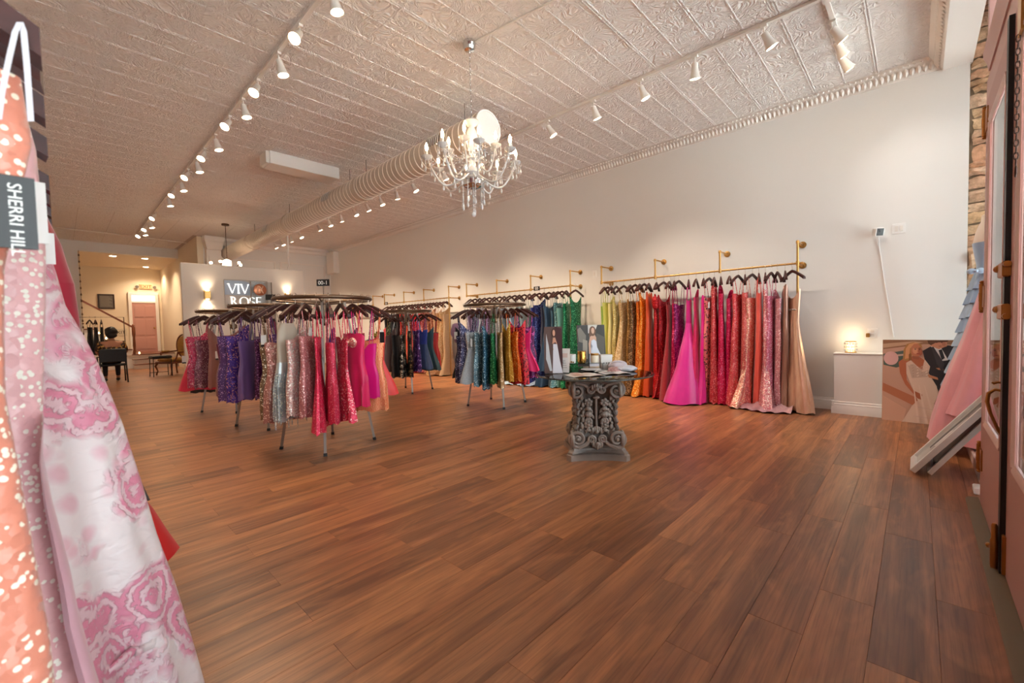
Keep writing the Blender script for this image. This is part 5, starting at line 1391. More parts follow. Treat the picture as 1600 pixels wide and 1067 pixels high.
def small(pr):
    pr.poly((236, 232, 228), [(0, 0), (1, 0), (1, 1), (0, 1)]); pr.poly((224, 196, 186), [(.2, .62), (.8, .62), (.8, .8), (.2, .8)])
    for k in range(4): pr.poly((176, 170, 166), [(.2, .2 + k * .09), (.8 - k * .05, .2 + k * .09), (.8 - k * .05, .22 + k * .09), (.2, .22 + k * .09)])
easel_print('table_card', 'small white card in a clear stand beside the spotted mug', 3.222, 2.398, ZT, .11, .23, radians(-68), .25, small)
# riser with cups and candle
rz_ = thing('acrylic_riser', 'small clear riser carrying the cups on the glass table', 'display riser', (3.56, 2.42, ZT))
u = Vector((cos(radians(-45)), sin(radians(-45)), 0)); v = Vector((-u.y, u.x, 0)); c = Vector((3.56, 2.42, ZT))
MB().prism([(-.2, -.07), (.2, -.07), (.2, .07), (-.2, .07)], c + Vector((0, 0, .06)), u, v, (0, 0, .006)).build('shelf', M['clear_acrylic'], rz_)
for s_ in (-.195, .195): MB().prism([(s_ - .003, -.07), (s_ + .003, -.07), (s_ + .003, .07), (s_ - .003, .07)], c, u, v, (0, 0, .06)).build('leg', M['clear_acrylic'], rz_)
ZR = ZT + .0665
def mug():
    p = c - u * .105; t = thing('mug', 'white mug with gold spots and a gold handle on the glass table', 'mug', (p.x, p.y, ZR))
    n = NT('spotted_glaze'); vv = n.voro(n.coord(), 26); n.p(Base_Color=n.mix(n.math('LESS_THAN', vv.outputs['Distance'], .24), lin((240, 236, 228)), lin((150, 110, 52))), Roughness=.25)
    MB().lathe([(.036, 0), (.045, .004), (.048, .02), (.048, .088), (.045, .09), (.043, .086), (.043, .01), (.001, .008)], 20, caps=False).build('cup', n.m, t, world=False)
    q = -u; MB().tube([q * .047 + Vector((0, 0, .07)), q * .075 + Vector((0, 0, .072)), q * .082 + Vector((0, 0, .045)), q * .072 + Vector((0, 0, .022)), q * .047 + Vector((0, 0, .02))], .006, 7).build('handle', M['brass'], t, world=False)
mug()
p = c - u * .0; t = thing('gold_tumbler', 'shiny gold metal tumbler beside the spotted mug', 'tumbler', (p.x, p.y, ZR))
MB().lathe([(.032, 0), (.042, .008), (.046, .035), (.045, .08), (.041, .115), (.038, .115), (.042, .08), (.042, .04), (.001, .01)], 20, caps=False).build('cup', plain('polished_gold', (196, 150, 76), .18, 1), t, world=False)
MB().lathe([(.042, .112), (.0435, .118), (.04, .12)], 20).build('rim', plain('gold_rim', (226, 190, 120), .2, 1), t, world=False)
p = c + u * .13; t = thing('candle_jar', 'cream candle jar with a thin gold lid on the glass table', 'candle', (p.x, p.y, ZR))
MB().lathe([(.036, 0), (.041, .004), (.041, .07), (.038, .074)], 20).build('jar', plain('cream_wax', (240, 228, 204), .35), t, world=False)
MB().lathe([(.0385, .074), (.0405, .078), (.0405, .09), (.037, .093)], 20).build('lid', M['brass'], t, world=False)
p = c + u * .24 + v * .0; t = thing('gift_box', 'small white gift box with dark print right of the candle jar', 'box', (p.x, p.y, ZT))
MB().prism([(-.055, -.04), (.055, -.04), (.055, .04), (-.055, .04)], p, u, v, (0, 0, .12)).build('box_body', M['paper'], t)
MB().prism([(-.058, -.043), (.058, -.043), (.058, .043), (-.058, .043)], p + Vector((0, 0, .12)), u, v, (0, 0, .025)).build('box_lid', M['paper'], t)
m = MB()
for k in range(3): m.prism([(-.035 + k * .025, 0), (-.022 + k * .025, 0), (-.022 + k * .025, .008), (-.035 + k * .025, .008)], p - v * .0405 + Vector((0, 0, .06)), u, (0, 0, 1), -v * .0006)
m.build('print_mark', M['black'], t)
p = c + u * .07 - v * .1; t = thing('white_dish', 'shallow white oval dish in front of the candle jar', 'dish', (p.x, p.y, ZT))
MB().lathe([(.05, 0), (.055, .004), (.1, .012), (.098, .015), (.05, .007), (.001, .006)], 24, caps=False).build('dish_body', M['white'], t, world=False)
# brochures and folded fabric
for i, (x, y, a, w_, h, cl, lb) in enumerate(((3.16, 2.12, -30, .3, .21, (238, 234, 230), 'open white brochure at the left front of the glass table'), (3.22, 2.2, -62, .22, .16, (226, 206, 198), 'pale pink leaflet under the white brochure'),
        (3.43, 1.98, -35, .25, .18, (244, 243, 242), 'white leaflet at the middle front of the glass table'), (3.5, 2.1, -70, .22, .15, (232, 230, 226), 'white flyer lying before the clear riser'))):
    t = thing('brochure', lb, 'brochure', (x, y, ZT), radians(a), 'brochures on the glass table'); z0 = .0012 * (i + 1) if i != 1 else .0
    m = MB(); N = 6
    for sd in (-1, 1):
        vs = []
        for k in range(N + 1):
            uu = k / N; vs += [(sd * w_ / 2 * uu, -h / 2, z0 + .006 * sin(pi * uu) + .002), (sd * w_ / 2 * uu, h / 2, z0 + .006 * sin(pi * uu) + .002)]
        m.add(vs, [(2 * k, 2 * k + 1, 2 * k + 3, 2 * k + 2) if sd < 0 else (2 * k, 2 * k + 2, 2 * k + 3, 2 * k + 1) for k in range(N)])
    pg_ = m.build('pages', plain('paper_%d' % i, cl, .4), t, world=False)
    m = MB(); m.add([(-w_ * .4, -h * .3, z0 + .0095), (-w_ * .1, -h * .3, z0 + .0095), (-w_ * .1, h * .25, z0 + .0095), (-w_ * .4, h * .25, z0 + .0095)], [(0, 1, 2, 3)])
    m.build('picture_block', plain('print_%d' % i, ((196, 150, 130), (214, 170, 160), (180, 176, 180), (150, 150, 156))[i], .4), t, world=False)
def cloth_lump(name, label, cat, x, y, z, a, sx, sy, h, col, kind='satin', sd=1):
    m = MB(); m.sph((0, 0, h / 2), 1, 18, 8, (sx, sy, h / 2))
    r_ = random.Random(sd); f = [r_.uniform(20, 60) for _ in range(4)]
    m.v = [(X + .012 * sin(f[0] * Y + sd), Y + .01 * sin(f[1] * X), max(.001, Z + .01 * sin(f[2] * X + f[3] * Y))) for X, Y, Z in m.v]
    t = thing(name, label, cat, (x, y, z), a); m.build('folded_cloth', fabric(kind, col), t, world=False, smooth=80)
    mm = MB()
    for k in range(3): mm.tube([(lerp(-sx, sx, i / 8) * .9, (k - 1) * sy * .45 + .008 * sin(i * 1.3 + k), h * (.98 - .55 * (abs(i - 4) / 4) ** 2) + .003) for i in range(9)], .005, 5)
    mm.build('fold', fabric(kind, col), t, world=False, smooth=80); return t
cloth_lump('folded_sash', 'dusty pink folded sash on the right of the glass table', 'sash', 3.57, 2.06, ZT, .3, .11, .06, .035, (206, 150, 146), sd=2)
cloth_lump('satin_scrunchie', 'white and lilac satin bundle at the right edge of the glass table', 'satin bundle', 3.65, 1.97, ZT, -.5, .1, .05, .05, (232, 226, 232), sd=5)
cloth_lump('satin_bow', 'pale satin bow heaped behind the pink sash', 'bow', 3.71, 2.12, ZT, -.9, .09, .055, .085, (226, 214, 222), sd=8)

# ================================================================ right front corner
# white pedestal with lamp
pd = thing('display_pedestal', 'white boxed display pedestal with stepped base against the right wall', 'pedestal', (6.84, .52, 0))
MB().bbox(6.7, 6.925, .285, .755, .0, .745, .004).build('body', M['white'], pd)
MB().bbox(6.69, 6.925, .275, .765, .745, .762, .004).build('top', M['white'], pd)
Pq = [(0, 0), (-.026, 0), (-.026, .085), (-.02, .1), (-.02, .12), (-.012, .127), (-.01, .15), (0, .155)]
mm = MB().extr(Pq, (6.7, .26, 0), (6.7, .78, 0), (1, 0, 0), (0, 0, 1)).extr(Pq, (6.675, .755, 0), (6.925, .755, 0), (0, -1, 0), (0, 0, 1)).extr(Pq, (6.675, .285, 0), (6.925, .285, 0), (0, 1, 0), (0, 0, 1))
mm.build('base_moulding', M['white'], pd)
lm = thing('crystal_lamp', 'small glowing crystal lamp standing on the white pedestal', 'lamp', (6.8, .6, .762))
MB().lathe([(.06, 0), (.062, .01), (.05, .014)], 20).build('lamp_base', M['brass'], lm, world=False)
gl_ = MB().lathe([(.03, .014), (.034, .04), (.034, .1), (.02, .12)], 14).build('bulb', emit('lamp_glow', (255, 214, 150), 4), lm, world=False)
for r in range(3):
    for k in range(12):
        a = 2 * pi * k / 12 + r * .26
        mb = MB(); mb.lathe([(.001, -.02), (.013, -.008), (.013, .008), (.001, .02)], 6, (.054 * cos(a), .054 * sin(a), .034 + r * .04), (cos(a), sin(a), 0) if False else None); mb.build('crystal', M['crystal'], lm, world=False)
MB().lathe([(.056, .134), (.06, .138), (.056, .142)], 20, caps=False).build('top_ring', M['brass'], lm, world=False)
pl_ = bpy.data.lights.new('lamp_light', 'POINT'); pl_.energy = .9; pl_.color = (1, .72, .42); pl_.shadow_soft_size = .05
o = bpy.data.objects.new('lamp_light', pl_); COL.objects.link(o); o.parent = lm; o.location = (.0, 0, .2)
def plate(name, label, y, z, w_, h, cat, fn=None):
    t = thing(name, label, cat, (XR, y, z)); MB().bbox(XR - .008, XR, y - w_ / 2, y + w_ / 2, z - h / 2, z + h / 2, .003).build('cover_plate', M['white'], t)
    m = MB()
    if fn == 'outlet':
        for dz in (-.024, .024):
            MB().bbox(XR - .011, XR - .008, y - .017, y + .017, z + dz - .016, z + dz + .016, .002).build('receptacle', M['white_fixture'], t)
    else:
        for q in ((-.022, .022) if w_ > .1 else (0,)): MB().bbox(XR - .013, XR - .008, y + q - .014, y + q + .014, z - .033, z + .033, .003).build('rocker', M['white_fixture'], t)
    return t
ot = plate('wall_outlet', 'white wall outlet above the glowing lamp', .4, 1.0, .1, .12, 'outlet', 'outlet')
MB().bbox(XR - .05, XR - .01, .425, .46, .95, 1.0, .005).build('plug', M['brass'], ot)
plate('switch_plate', 'white double switch plate high on the right wall beside the camera', .165, 2.25, .12, .12, 'switch')
plate('switch_plate', 'white switch plate high on the wall between two brass rails', 4.4, 2.13, .08, .13, 'switch')
sc = thing('security_camera', 'small white security camera with black front high on the right wall', 'camera', (XR, .36, 2.23))
MB().lathe([(.025, 0), (.025, .012), (.01, .016), (.01, .05)], 12, (XR, .36, 2.23), (-1, 0, 0)).build('mount', M['white'], sc)
bx = MB().bbox(-.035, .035, -.045, .045, -.05, .05, .012).build('case', M['white'], sc, world=False, loc=(-.08, -.01, 0), rot=(0, -.25, .6))
MB().bbox(-.0375, -.034, -.036, .036, -.042, .042, .001).build('front_face', M['black'], bx, world=False); MB().lathe([(.012, 0), (.012, .004)], 12, (-.038, 0, .012), (-1, 0, 0)).build('camera_lens', M['black_seat'], bx, world=False)
MB().tube([(XR - .02, .35, 2.18), (XR - .006, .335, 2.0), (XR - .006, .3, 1.7), (XR - .006, .26, 1.4), (XR - .006, .22, 1.1), (XR - .008, .2, .95)], .004, 6).build('cable', M['white'], sc)
# couple poster leaning on the pedestal
po = thing('wedding_poster', 'large wedding couple poster board leaning beside the white pedestal', 'poster', (6.56, .1, 0))
o = Vector((6.575, .29, .0)); u = Vector((-.02, -.65, 0)).normalized(); vv = Vector((.09, 0, .93)).normalized(); n_ = Vector((-1, .03, .09)).normalized(); PWD, PH = .68, .935
MB().prism([(0, 0), (PWD, 0), (PWD, PH), (0, PH)], o, u, vv, -n_ * .012).build('board', M['paper'], po)
pr = Print(o, u, vv, PWD, PH, n_)
def pc(pts): return [((x - 150 + (y - 85) * .045) / 690.0, 1 - (y - 85) / 872.0) for x, y in pts]
pr.poly((206, 164, 142), [(.0, 0), (1, 0), (1, 1), (0, 1)])
pr.poly((156, 116, 86), pc([(150, 85), (840, 85), (840, 130), (500, 130), (152, 190)])); pr.poly((206, 170, 138), pc([(150, 130), (420, 100), (500, 112), (300, 150), (152, 175)]))
pr.poly((92, 112, 102), pc([(150, 240), (330, 200), (330, 360), (260, 385), (148, 360)])); pr.poly((206, 178, 160), pc([(230, 250), (330, 235), (330, 255), (230, 270)]))
pr.ell((226, 182, 178), .11, .77, .095, .085); pr.poly((190, 122, 88), pc([(136, 555), (480, 720), (400, 780), (128, 640)])); pr.poly((216, 172, 148), pc([(128, 690), (330, 820), (300, 957), (116, 957)]))
pr.poly((46, 44, 48), pc([(490, 200), (560, 150), (700, 140), (840, 170), (840, 700), (720, 880), (660, 880), (600, 600), (520, 400)]))
pr.poly((232, 226, 222), pc([(556, 150), (640, 165), (690, 290), (640, 300)])); pr.poly((40, 40, 44), pc([(618, 190), (645, 180), (665, 270), (640, 290)]))
pr.poly((206, 144, 112), pc([(545, 100), (640, 90), (690, 95), (685, 150), (620, 180), (560, 150)])); pr.poly((96, 62, 42), pc([(532, 90), (700, 86), (690, 105), (600, 112), (560, 140), (540, 125)]))
pr.poly((232, 206, 186), pc([(350, 330), (385, 300), (470, 400), (505, 290), (545, 360), (530, 430), (590, 560), (600, 640), (560, 745), (640, 800), (690, 957), (290, 957), (380, 780), (430, 720), (380, 560), (345, 440)]))
pr.poly((190, 112, 76), pc([(282, 325), (330, 280), (400, 262), (470, 268), (500, 300), (480, 390), (440, 360), (390, 300), (345, 330), (345, 430), (345, 510), (400, 620), (470, 655), (465, 712), (430, 700), (330, 560), (290, 440)]))
pr.poly((186, 136, 78), pc([(320, 300), (330, 190), (360, 130), (420, 108), (480, 130), (490, 170), (440, 150), (410, 200), (390, 290), (350, 310)])); pr.ell((206, 134, 98), .42, .87, .062, .085)
pr.poly((206, 140, 100), pc([(520, 440), (600, 470), (605, 495), (530, 475)])); pr.poly((206, 140, 100), pc([(590, 375), (650, 365), (650, 395), (610, 392)]))
pr.poly((210, 184, 164), pc([(360, 350), (410, 340), (480, 420), (530, 400), (520, 470), (390, 490)]))
def e2(col, x, y, rx, ry, n=10): pr.poly(col, pc([(x + rx * cos(2 * pi * i / n), y + ry * sin(2 * pi * i / n)) for i in range(n)]))
pr.poly((226, 168, 118), pc([(338, 290), (350, 180), (380, 130), (430, 112), (470, 122), (420, 130), (385, 180), (372, 280)])); pr.poly((150, 100, 56), pc([(372, 240), (392, 225), (396, 300), (370, 305)]))
e2((178, 104, 74), 470, 205, 16, 46); e2((228, 166, 128), 428, 200, 22, 34)
for ex_ in (430, 466): e2((70, 44, 34), ex_, 186, 9, 4); e2((120, 78, 50), ex_, 174, 13, 3)
e2((196, 120, 88), 452, 206, 5, 12); e2((164, 70, 62), 452, 232, 14, 5); pr.poly((168, 100, 70), pc([(400, 258), (470, 262), (450, 290), (410, 285)]))
for q in range(26): e2((198, 168, 148) if q % 2 else (240, 222, 206), 372 + (q * 37) % 150, 352 + (q * 53) % 120, 7, 5, 7)
for ex_ in (606, 648): e2((58, 38, 30), ex_, 112, 8, 4)
e2((150, 84, 70), 632, 150, 14, 4); e2((188, 124, 94), 662, 128, 16, 22)
pr.poly((66, 62, 66), pc([(560, 160), (580, 158), (660, 330), (640, 420), (600, 330)])); pr.poly((30, 28, 32), pc([(700, 300), (716, 300), (700, 520), (690, 520)]))
for q in range(3): pr.poly((238, 214, 196), pc([(398 + q * 46, 560), (404 + q * 46, 560), (440 + q * 70, 950), (418 + q * 66, 950)]))
for k in range(2): pr.poly((226, 200, 184), pc([(430 - k * 40, 785 + k * 95), (570 + k * 25, 800 + k * 95), (570 + k * 25, 808 + k * 95), (430 - k * 40, 793 + k * 95)]))
pr.done(po)

# dress forms with gowns in the display bay
def form_stand(t, x, y, zt):
    MB().lathe([(.13, 0), (.13, .012), (.02, .03)], 20, (x, y, .1)).build('stand_base', M['black'], t)
    MB().tube([(x, y, .12), (x, y, zt)], .013, 8).build('stand_pole', M['black'], t)
def torso(t, x, y, z0, mat, k=1.0, yaw=0):
    m = MB(); prof = [(0, .11, .08), (.08, .1, .075), (.2, .13, .095), (.3, .145, .11), (.4, .13, .09), (.46, .1, .07), (.5, .05, .05), (.56, .045, .045), (.57, .03, .03)]
    n = 22; vs = [(x + a * k * cos(2 * pi * i / n + yaw), y + b * k * sin(2 * pi * i / n + yaw), z0 + h) for h, a, b in prof for i in range(n)]
    m.add(vs, [(r * n + i, r * n + (i + 1) % n, (r + 1) * n + (i + 1) % n, (r + 1) * n + i) for r in range(len(prof) - 1) for i in range(n)] + [tuple((len(prof) - 1) * n + i for i in range(n))])
    return m
def gown_skirt(x, y, prof, n, pleat, amp, hemf=None):
    m = MB(); R_ = len(prof)
    vs = []
    for j, (z, r) in enumerate(prof):
        for i in range(n):
            th = 2 * pi * i / n; s = j / (R_ - 1); rr = r + amp * s * sin(pleat * th + .6 * s) + amp * .5 * s * sin((pleat * 2 + 1) * th + 2)
            vs.append((x + rr * cos(th), y + rr * sin(th), z + (.012 * sin(3 * th) if j == R_ - 1 else 0)))
    return m.add(vs, [(j * n + i, j * n + (i + 1) % n, (j + 1) * n + (i + 1) % n, (j + 1) * n + i) for j in range(R_ - 1) for i in range(n)])
PXc, PYc = 5.45, -.56
pk = thing('pink_ball_gown', 'pink satin ball gown with gold sequin bodice on a dress form behind the door', 'dress', (PXc, PYc, .1))
form_stand(pk, PXc, PYc, 1.62)
torso(pk, PXc, PYc, 1.64, M['ribbon']).build('dress_form', plain('linen_form', (226, 206, 184), .8), pk)
bd = torso(pk, PXc, PYc, 1.63, None, 1.06); bd.v = [v_ for v_ in bd.v]; bd.build('bodice', fabric('sequin', (150, 102, 66), (240, 205, 160)), pk, smooth=80)
MB().tube([(PXc + .118 * cos(a), PYc + .088 * sin(a), 1.66) for a in [2 * pi * i / 24 for i in range(24)]], .02, 8, closed=True).build('waistband', fabric('satin', (206, 104, 110)), pk)
pkm = fabric('satin', (255, 178, 186))
gown_skirt(PXc, PYc, [(1.67, .1), (1.5, .15), (1.25, .21), (1.0, .27), (.75, .345), (.5, .41), (.25, .465), (.11, .485)], 72, 7, .03).build('skirt', pkm, pk, smooth=80)
gown_skirt(PXc - .1, PYc + .02, [(1.2, .15), (.9, .23), (.6, .31), (.36, .38)], 64, 6, .04).build('overskirt', pkm, pk, smooth=80)
gown_skirt(PXc, PYc, [(.5, .3), (.3, .34), (.105, .39)], 60, 9, .02).build('underskirt', fabric('tulle', (232, 54, 110)), pk, smooth=80)
BXc, BYc = 6.35, -.5
bl = thing('blue_tiered_gown', 'pale blue gown with ruffled organza tiers on a dress form by the stone', 'dress', (BXc, BYc, .1))
form_stand(bl, BXc, BYc, 1.62)
torso(bl, BXc, BYc, 1.62, None, .9).build('dress_form', plain('ivory_form', (236, 220, 204), .8), bl)
bt = torso(bl, BXc, BYc, 1.61, None, .95); N_ = 22; keep = 4 * N_; bt.v = bt.v[:keep]; bt.f = [f for f in bt.f if max(f) < keep]; bt.mi = bt.mi[:len(bt.f)]
blm = fabric('satin', (162, 192, 224)); bl2 = fabric('satin', (182, 208, 232))
bt.build('bodice', blm, bl, smooth=80)
tiers = 9
for k in range(tiers):
    z1 = 1.62 - k * .14; z0 = z1 - .17; r1, r0 = .085 + k * .024, .13 + k * .026
    gown_skirt(BXc, BYc, [(z1, r1), (lerp(z1, z0, .5), lerp(r1, r0, .45)), (z0, r0)], 60, 11, .018).build('ruffle_tier', blm if k % 2 else bl2, bl, smooth=80)
m = MB()
for s_ in (-1, 1): m.sph((BXc - .1, BYc + .08 + .03 * s_, 1.63), .036, 10, 7, (.5, 1, .8))
m.sph((BXc - .115, BYc + .08, 1.63), .016, 8, 6); m.build('waist_bow', bl2, bl, smooth=80)
# two framed prints leaning in the bay
def lean_frame(label, x0, x1, yb, zb, L, ang, mat, th=.035, pic=True):
    t = thing('leaning_frame', label, 'picture frame', ((x0 + x1) / 2, yb, 0), group='frames leaning by the door')
    v = Vector((0, -cos(ang), sin(ang))); nn = Vector((0, sin(ang), cos(ang))); o = Vector((x0, yb, zb)); w_ = x1 - x0; f = .04
    for nm, a, b_, c_, d in (('rail', 0, w_, 0, f), ('rail', 0, w_, L - f, L), ('stile', 0, f, f, L - f), ('stile', w_ - f, w_, f, L - f)):
        MB().prism([(a, c_), (b_, c_), (b_, d), (a, d)], o, (1, 0, 0), v, nn * th).build(nm, mat, t)
    MB().prism([(f, f), (w_ - f, f), (w_ - f, L - f), (f, L - f)], o, (1, 0, 0), v, nn * th * .4).build('backing', M['black'], t)
    if pic:
        pr = Print(o + nn * th * .42 + Vector((1, 0, 0)) * f + v * f, (1, 0, 0), v, w_ - 2 * f, L - 2 * f, nn)
        pr.poly((206, 202, 198), [(0, 0), (1, 0), (1, 1), (0, 1)]); pr.poly((70, 68, 68), [(.15, .2), (.85, .2), (.85, .95), (.15, .95)])
        pr.poly((190, 186, 184), [(.3, .2), (.7, .2), (.62, .6), (.5, .8), (.36, .6)]); pr.ell((120, 116, 114), .5, .82, .1, .08); pr.poly((236, 234, 232), [(.42, .28), (.6, .26), (.6, .5), (.46, .55)]); pr.done(t)
    return t
lean_frame('white frame with black and white photograph leaning nearest the door', 4.4, 4.8, .0, .012, .72, radians(55), M['paper'])
lean_frame('second white framed panel leaning behind the black and white photograph', 4.42, 4.86, -.09, .012, .74, radians(57), M['paper'], .03, False)

# ================================================================ back of the shop
def leg4(t, pts, r, mat, n=6):
    for p, q in pts: MB().tube([p, q], r, n).build('leg', mat, t)
cx_, cy_ = .9, 14.75
chr_ = thing('stacking_chair', 'black padded chair with metal legs that the seated person uses', 'chair', (cx_, cy_, 0))
MB().bbox(cx_ - .24, cx_ + .24, cy_ - .2, cy_ + .25, .42, .48, .02).build('seat', M['black_seat'], chr_)
MB().bbox(cx_ - .24, cx_ + .24, cy_ - .27, cy_ - .22, .52, .86, .02).build('backrest', M['black_seat'], chr_)
for sx in (-1, 1):
    MB().tube([(cx_ + sx * .25, cy_ - .3, 0), (cx_ + sx * .24, cy_ - .24, .45), (cx_ + sx * .24, cy_ - .25, .84)], .016, 7).build('rear_leg', M['black'], chr_)
    MB().tube([(cx_ + sx * .25, cy_ + .28, 0), (cx_ + sx * .24, cy_ + .22, .44)], .016, 7).build('front_leg', M['black'], chr_)
    MB().tube([(cx_ + sx * .25, cy_ - .24, .66), (cx_ + sx * .27, cy_ + .1, .66), (cx_ + sx * .26, cy_ + .2, .45)], .014, 7).build('armrest', M['black'], chr_)

def person(x, y):
    t = thing('person', 'person with dark hair in a gold patterned top seated with back turned', 'person', (x, y, 0))
    J = [((0, -.06, .56), (.13, .11)), ((0, -.07, .76), (.14, .1)), ((0, -.06, .95), (.165, .1)), ((0, -.03, 1.06), (.07, .06)), ((0, -.01, 1.13), (.05, .05)),   # 0 pelvis 1 waist 2 chest 3 neck base 4 neck
         ((0, .0, 1.2), (.075, .09)), ((0, .0, 1.3), (.078, .092)),                                # 5 6 head
         ((-.2, -.04, 1.0), (.055, .055)), ((-.27, .05, .78), (.045, .045)), ((-.2, .25, .68), (.035, .035)),  # left arm 7 8 9
         ((.2, -.04, 1.0), (.055, .055)), ((.27, .05, .78), (.045, .045)), ((.2, .25, .68), (.035, .035)),     # right arm
         ((-.1, .05, .56), (.085, .08)), ((-.12, .42, .55), (.062, .062)), ((-.12, .44, .12), (.042, .042)), ((-.12, .55, .06), (.04, .035)),
         ((.1, .05, .56), (.085, .08)), ((.12, .42, .55), (.062, .062)), ((.12, .44, .12), (.042, .042)), ((.12, .55, .06), (.04, .035))]
    E_ = [(0, 1), (1, 2), (2, 3), (3, 4), (4, 5), (5, 6), (2, 7), (7, 8), (8, 9), (2, 10), (10, 11), (11, 12), (0, 13), (13, 14), (14, 15), (15, 16), (0, 17), (17, 18), (18, 19), (19, 20)]
    def skin(name, idx, edges, grow, mat, par, sub=2):
        me = bpy.data.meshes.new(name); mp = {i: k for k, i in enumerate(idx)}
        me.from_pydata([J[i][0] for i in idx], [(mp[a], mp[b]) for a, b in edges], []); me.materials.append(mat)
        o = obj(name, me, par); sk = o.modifiers.new('skin', 'SKIN'); sk.use_smooth_shade = True
        for k, i in enumerate(idx): me.skin_vertices[0].data[k].radius = (J[i][1][0] * grow, J[i][1][1] * grow)
        me.skin_vertices[0].data[0].use_root = True
        o.modifiers.new('sub', 'SUBSURF').levels = sub; o.modifiers['sub'].render_levels = sub; return o
    b = skin('body', list(range(21)), E_, 1.0, M['skin'], t)
    for sx in (-1, 1):       # hands with fingers resting on the lap
        m = MB(); hx, hy, hz = sx * .2, .25, .68
        m.sph((hx, hy + .045, hz), .04, 8, 6, (.8, 1.2, .45))
        for k in range(4):
            fx = hx + (k - 1.5) * .017; L_ = (.062, .072, .068, .054)[k]
            m.tube([(fx, hy + .08, hz + .004), (fx, hy + .08 + L_ * .55, hz + .004), (fx, hy + .08 + L_ * .95, hz - .016)], [.0085, .008, .006], 6)
        m.tube([(hx - sx * .03, hy + .035, hz), (hx - sx * .055, hy + .065, hz), (hx - sx * .055, hy + .1, hz - .008)], [.01, .009, .007], 6)
        m.build('hand', M['skin'], t, world=False, smooth=80)
    n = NT('gold_patterned_cloth'); vv = n.voro(n.coord(), 17); n.p(Base_Color=n.mix(n.math('GREATER_THAN', vv.outputs['Distance'], .4), lin((206, 160, 84)), lin((62, 42, 30))), Roughness=.7)
    skin('top', [0, 1, 2, 3, 7, 8, 10, 11], [(0, 1), (1, 2), (2, 3), (2, 7), (7, 8), (2, 10), (10, 11)], 1.32, n.m, t)
    skin('trousers', [0, 13, 14, 15, 17, 18, 19], [(0, 13), (13, 14), (14, 15), (0, 17), (17, 18), (18, 19)], 1.12, plain('dark_trousers', (34, 34, 40), .8), t)
    m = MB(); m.sph((0, -.03, 1.29), .118, 16, 10, (1.05, 1, 1.02)); m.sph((0, -.07, 1.2), .1, 14, 8, (1.1, .75, .9))
    m.v = [(a + .008 * sin(50 * c_), b_ + .008 * sin(47 * a), c_ + .006 * sin(60 * b_)) for a, b_, c_ in m.v]
    m.build('hair', M['hair'], t, world=False, smooth=80)
    f = MB()
    for sx in (-1, 1):
        f.sph((sx * .03, .088, 1.27), .012, 8, 6); f.sph((sx * .085, .0, 1.25), .022, 8, 6, (.4, .8, 1.3))
    f.sph((0, .1, 1.24), .014, 8, 6, (.8, 1, 1.5)); f.sph((0, .09, 1.205), .018, 8, 5, (1.4, .5, .4)); f.build('face', M['skin'], t, world=False)
    for sx in (-1, 1): MB().sph((sx * .12, .5, .05), .05, 10, 6, (.9, 2.2, .9)).build('shoe', M['black'], t, world=False)
    return t
person(cx_, cy_ - .04)
# yellow antique armchair turned to the left
ac = thing('antique_armchair', 'antique armchair with carved dark frame and mustard upholstery by the back wall', 'armchair', (2.3, 15.95, 0), radians(-62))
mus = NT('mustard_brocade'); vv = mus.noise(mus.coord(), 24, 3); mus.p(Base_Color=mus.mix(vv.outputs[0], lin((150, 104, 40)), lin((204, 158, 80))), Roughness=.7); mus = mus.m
MB().bbox(-.28, .28, -.26, .28, .38, .49, .04).build('seat_cushion', mus, ac, world=False)
MB().sph((0, .0, 0), 1, 18, 10, (.24, .05, .3)).build('back_cushion', mus, ac, world=False, loc=(0, .3, .82))
MB().tube([(.27 * cos(a), .31, .82 + .34 * sin(a)) for a in [2 * pi * i / 28 for i in range(28)]], .022, 7, closed=True).build('back_frame', M['stair_wood'], ac, world=False)
MB().tube([(-.3, .28, .36), (.3, .28, .36), (.3, -.28, .36), (-.3, -.28, .36)], .03, 6, closed=True).build('seat_rail', M['stair_wood'], ac, world=False)
for sx in (-1, 1):
    for sy in (-1, 1): MB().tube([(sx * .27, sy * .26, .36), (sx * .31, sy * .3, .26), (sx * .27, sy * .27, .12), (sx * .29, sy * .3, .0)], [.03, .028, .018, .022], 7).build('leg', M['stair_wood'], ac, world=False)
    MB().tube([(sx * .24, .3, .68), (sx * .32, .1, .66), (sx * .33, -.12, .64), (sx * .3, -.14, .5), (sx * .28, -.2, .38)], [.02, .022, .026, .02, .022], 7).build('arm', M['stair_wood'], ac, world=False)
    MB().bbox(sx * .32 - .03, sx * .32 + .03, -.1, .12, .66, .7, .015).build('arm_pad', mus, ac, world=False)
bk = thing('black_bench', 'low black padded stool with thin metal legs beside the armchair', 'stool', (1.95, 15.6, 0), .1)
MB().bbox(-.22, .22, -.2, .2, .5, .58, .02).build('seat', M['black_seat'], bk, world=False)
for sx in (-1, 1):
    for sy in (-1, 1): MB().tube([(sx * .2, sy * .18, .5), (sx * .21, sy * .19, 0)], .01, 6).build('leg', M['black'], bk, world=False)
MB().tube([(-.21, .19, .1), (.21, .19, .1)], .008, 6).build('stretcher', M['black'], bk, world=False)
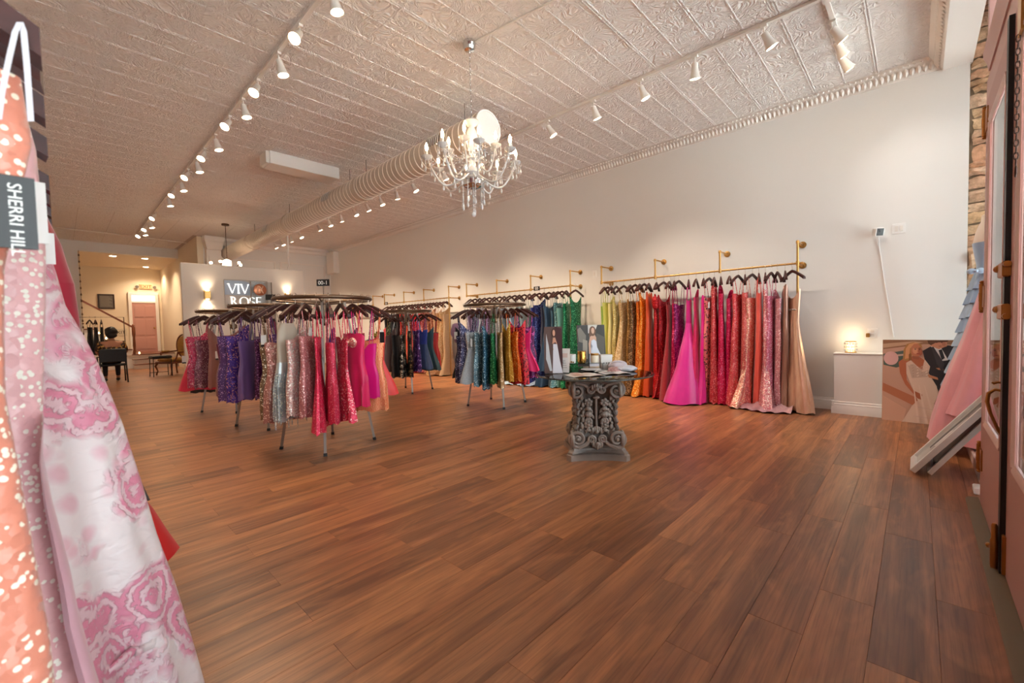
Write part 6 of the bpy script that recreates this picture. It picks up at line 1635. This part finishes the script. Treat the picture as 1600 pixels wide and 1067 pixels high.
# garment rail with black clothes, candles on the steps, bulb garland
gr = thing('garment_stand', 'thin garment stand with a few black clothes at the foot of the stair', 'clothes rail', (.75, 17.2, 0))
MB().tube([(.4, 17.2, 0.02), (.4, 17.2, 1.72), (1.35, 17.2, 1.72), (1.35, 17.2, .02)], .012, 6).build('frame', M['bronze'], gr)
for x in (.4, 1.35): MB().tube([(x, 16.95, .015), (x, 17.45, .015)], .015, 6).build('foot', M['bronze'], gr)
for i, x in enumerate((.62, .74, .86)):
    dress(('inky plain', 'coal grey', 'soft black')[i] + ' long garment', ('inky plain', 'coal grey', 'soft black')[i] + ' garment', 'on the garment stand by the stair', (x, 17.2, 1.735), radians(70 + 10 * i), fabric('satin', ((20, 19, 21), (40, 38, 40), (26, 25, 28))[i]), 'sheath', L=1.1, N=16, cat='garment', name='black_garment', group='black clothes by the stair')
for i, (x, y, z, lb) in enumerate(((1.62, 20.35, .87, 'lit tealight on the lowest dark stair tread'), (1.72, 20.22, .5, 'lit tealight on the landing against the newel post'), (1.12, 20.4, 1.24, 'lit tealight on a middle stair tread'), (.98, 20.5, 1.24, 'second lit tealight on a middle stair tread'))):
    if i == 0: z = .5 + .185; 
    if i == 1: x = 1.95
    if i == 2: z = .5 + .185 * 3; 
    if i == 3: z = .5 + .185 * 4; x = .95
    t = thing('tealight', lb, 'candle', (x, y, z), group='tealights on the stair')
    MB().lathe([(.03, 0), (.036, .004), (.036, .05), (.032, .05), (.03, .01)], 12).build('holder', M['clear_acrylic'], t, world=False)
    MB().lathe([(.022, .006), (.026, .03), (.014, .06), (.002, .08)], 10).build('flame', emit('tealight_flame', (255, 206, 130), 12), t, world=False)
gl = thing('bulb_garland', 'string of small dark bulbs hanging down the edge of the back opening', 'string lights', (.52, 18.57, HB))
MB().tube([(.52, 18.57, HB), (.52, 18.57, .6)], .005, 5).build('wire', M['black'], gl)
for k in range(15): MB().lathe([(.008, .02), (.012, .0), (.022, -.03), (.014, -.055), (.002, -.06)], 8, (.52, 18.57, HB - .12 - k * .2)).build('small_bulb', M['bronze'], gl)
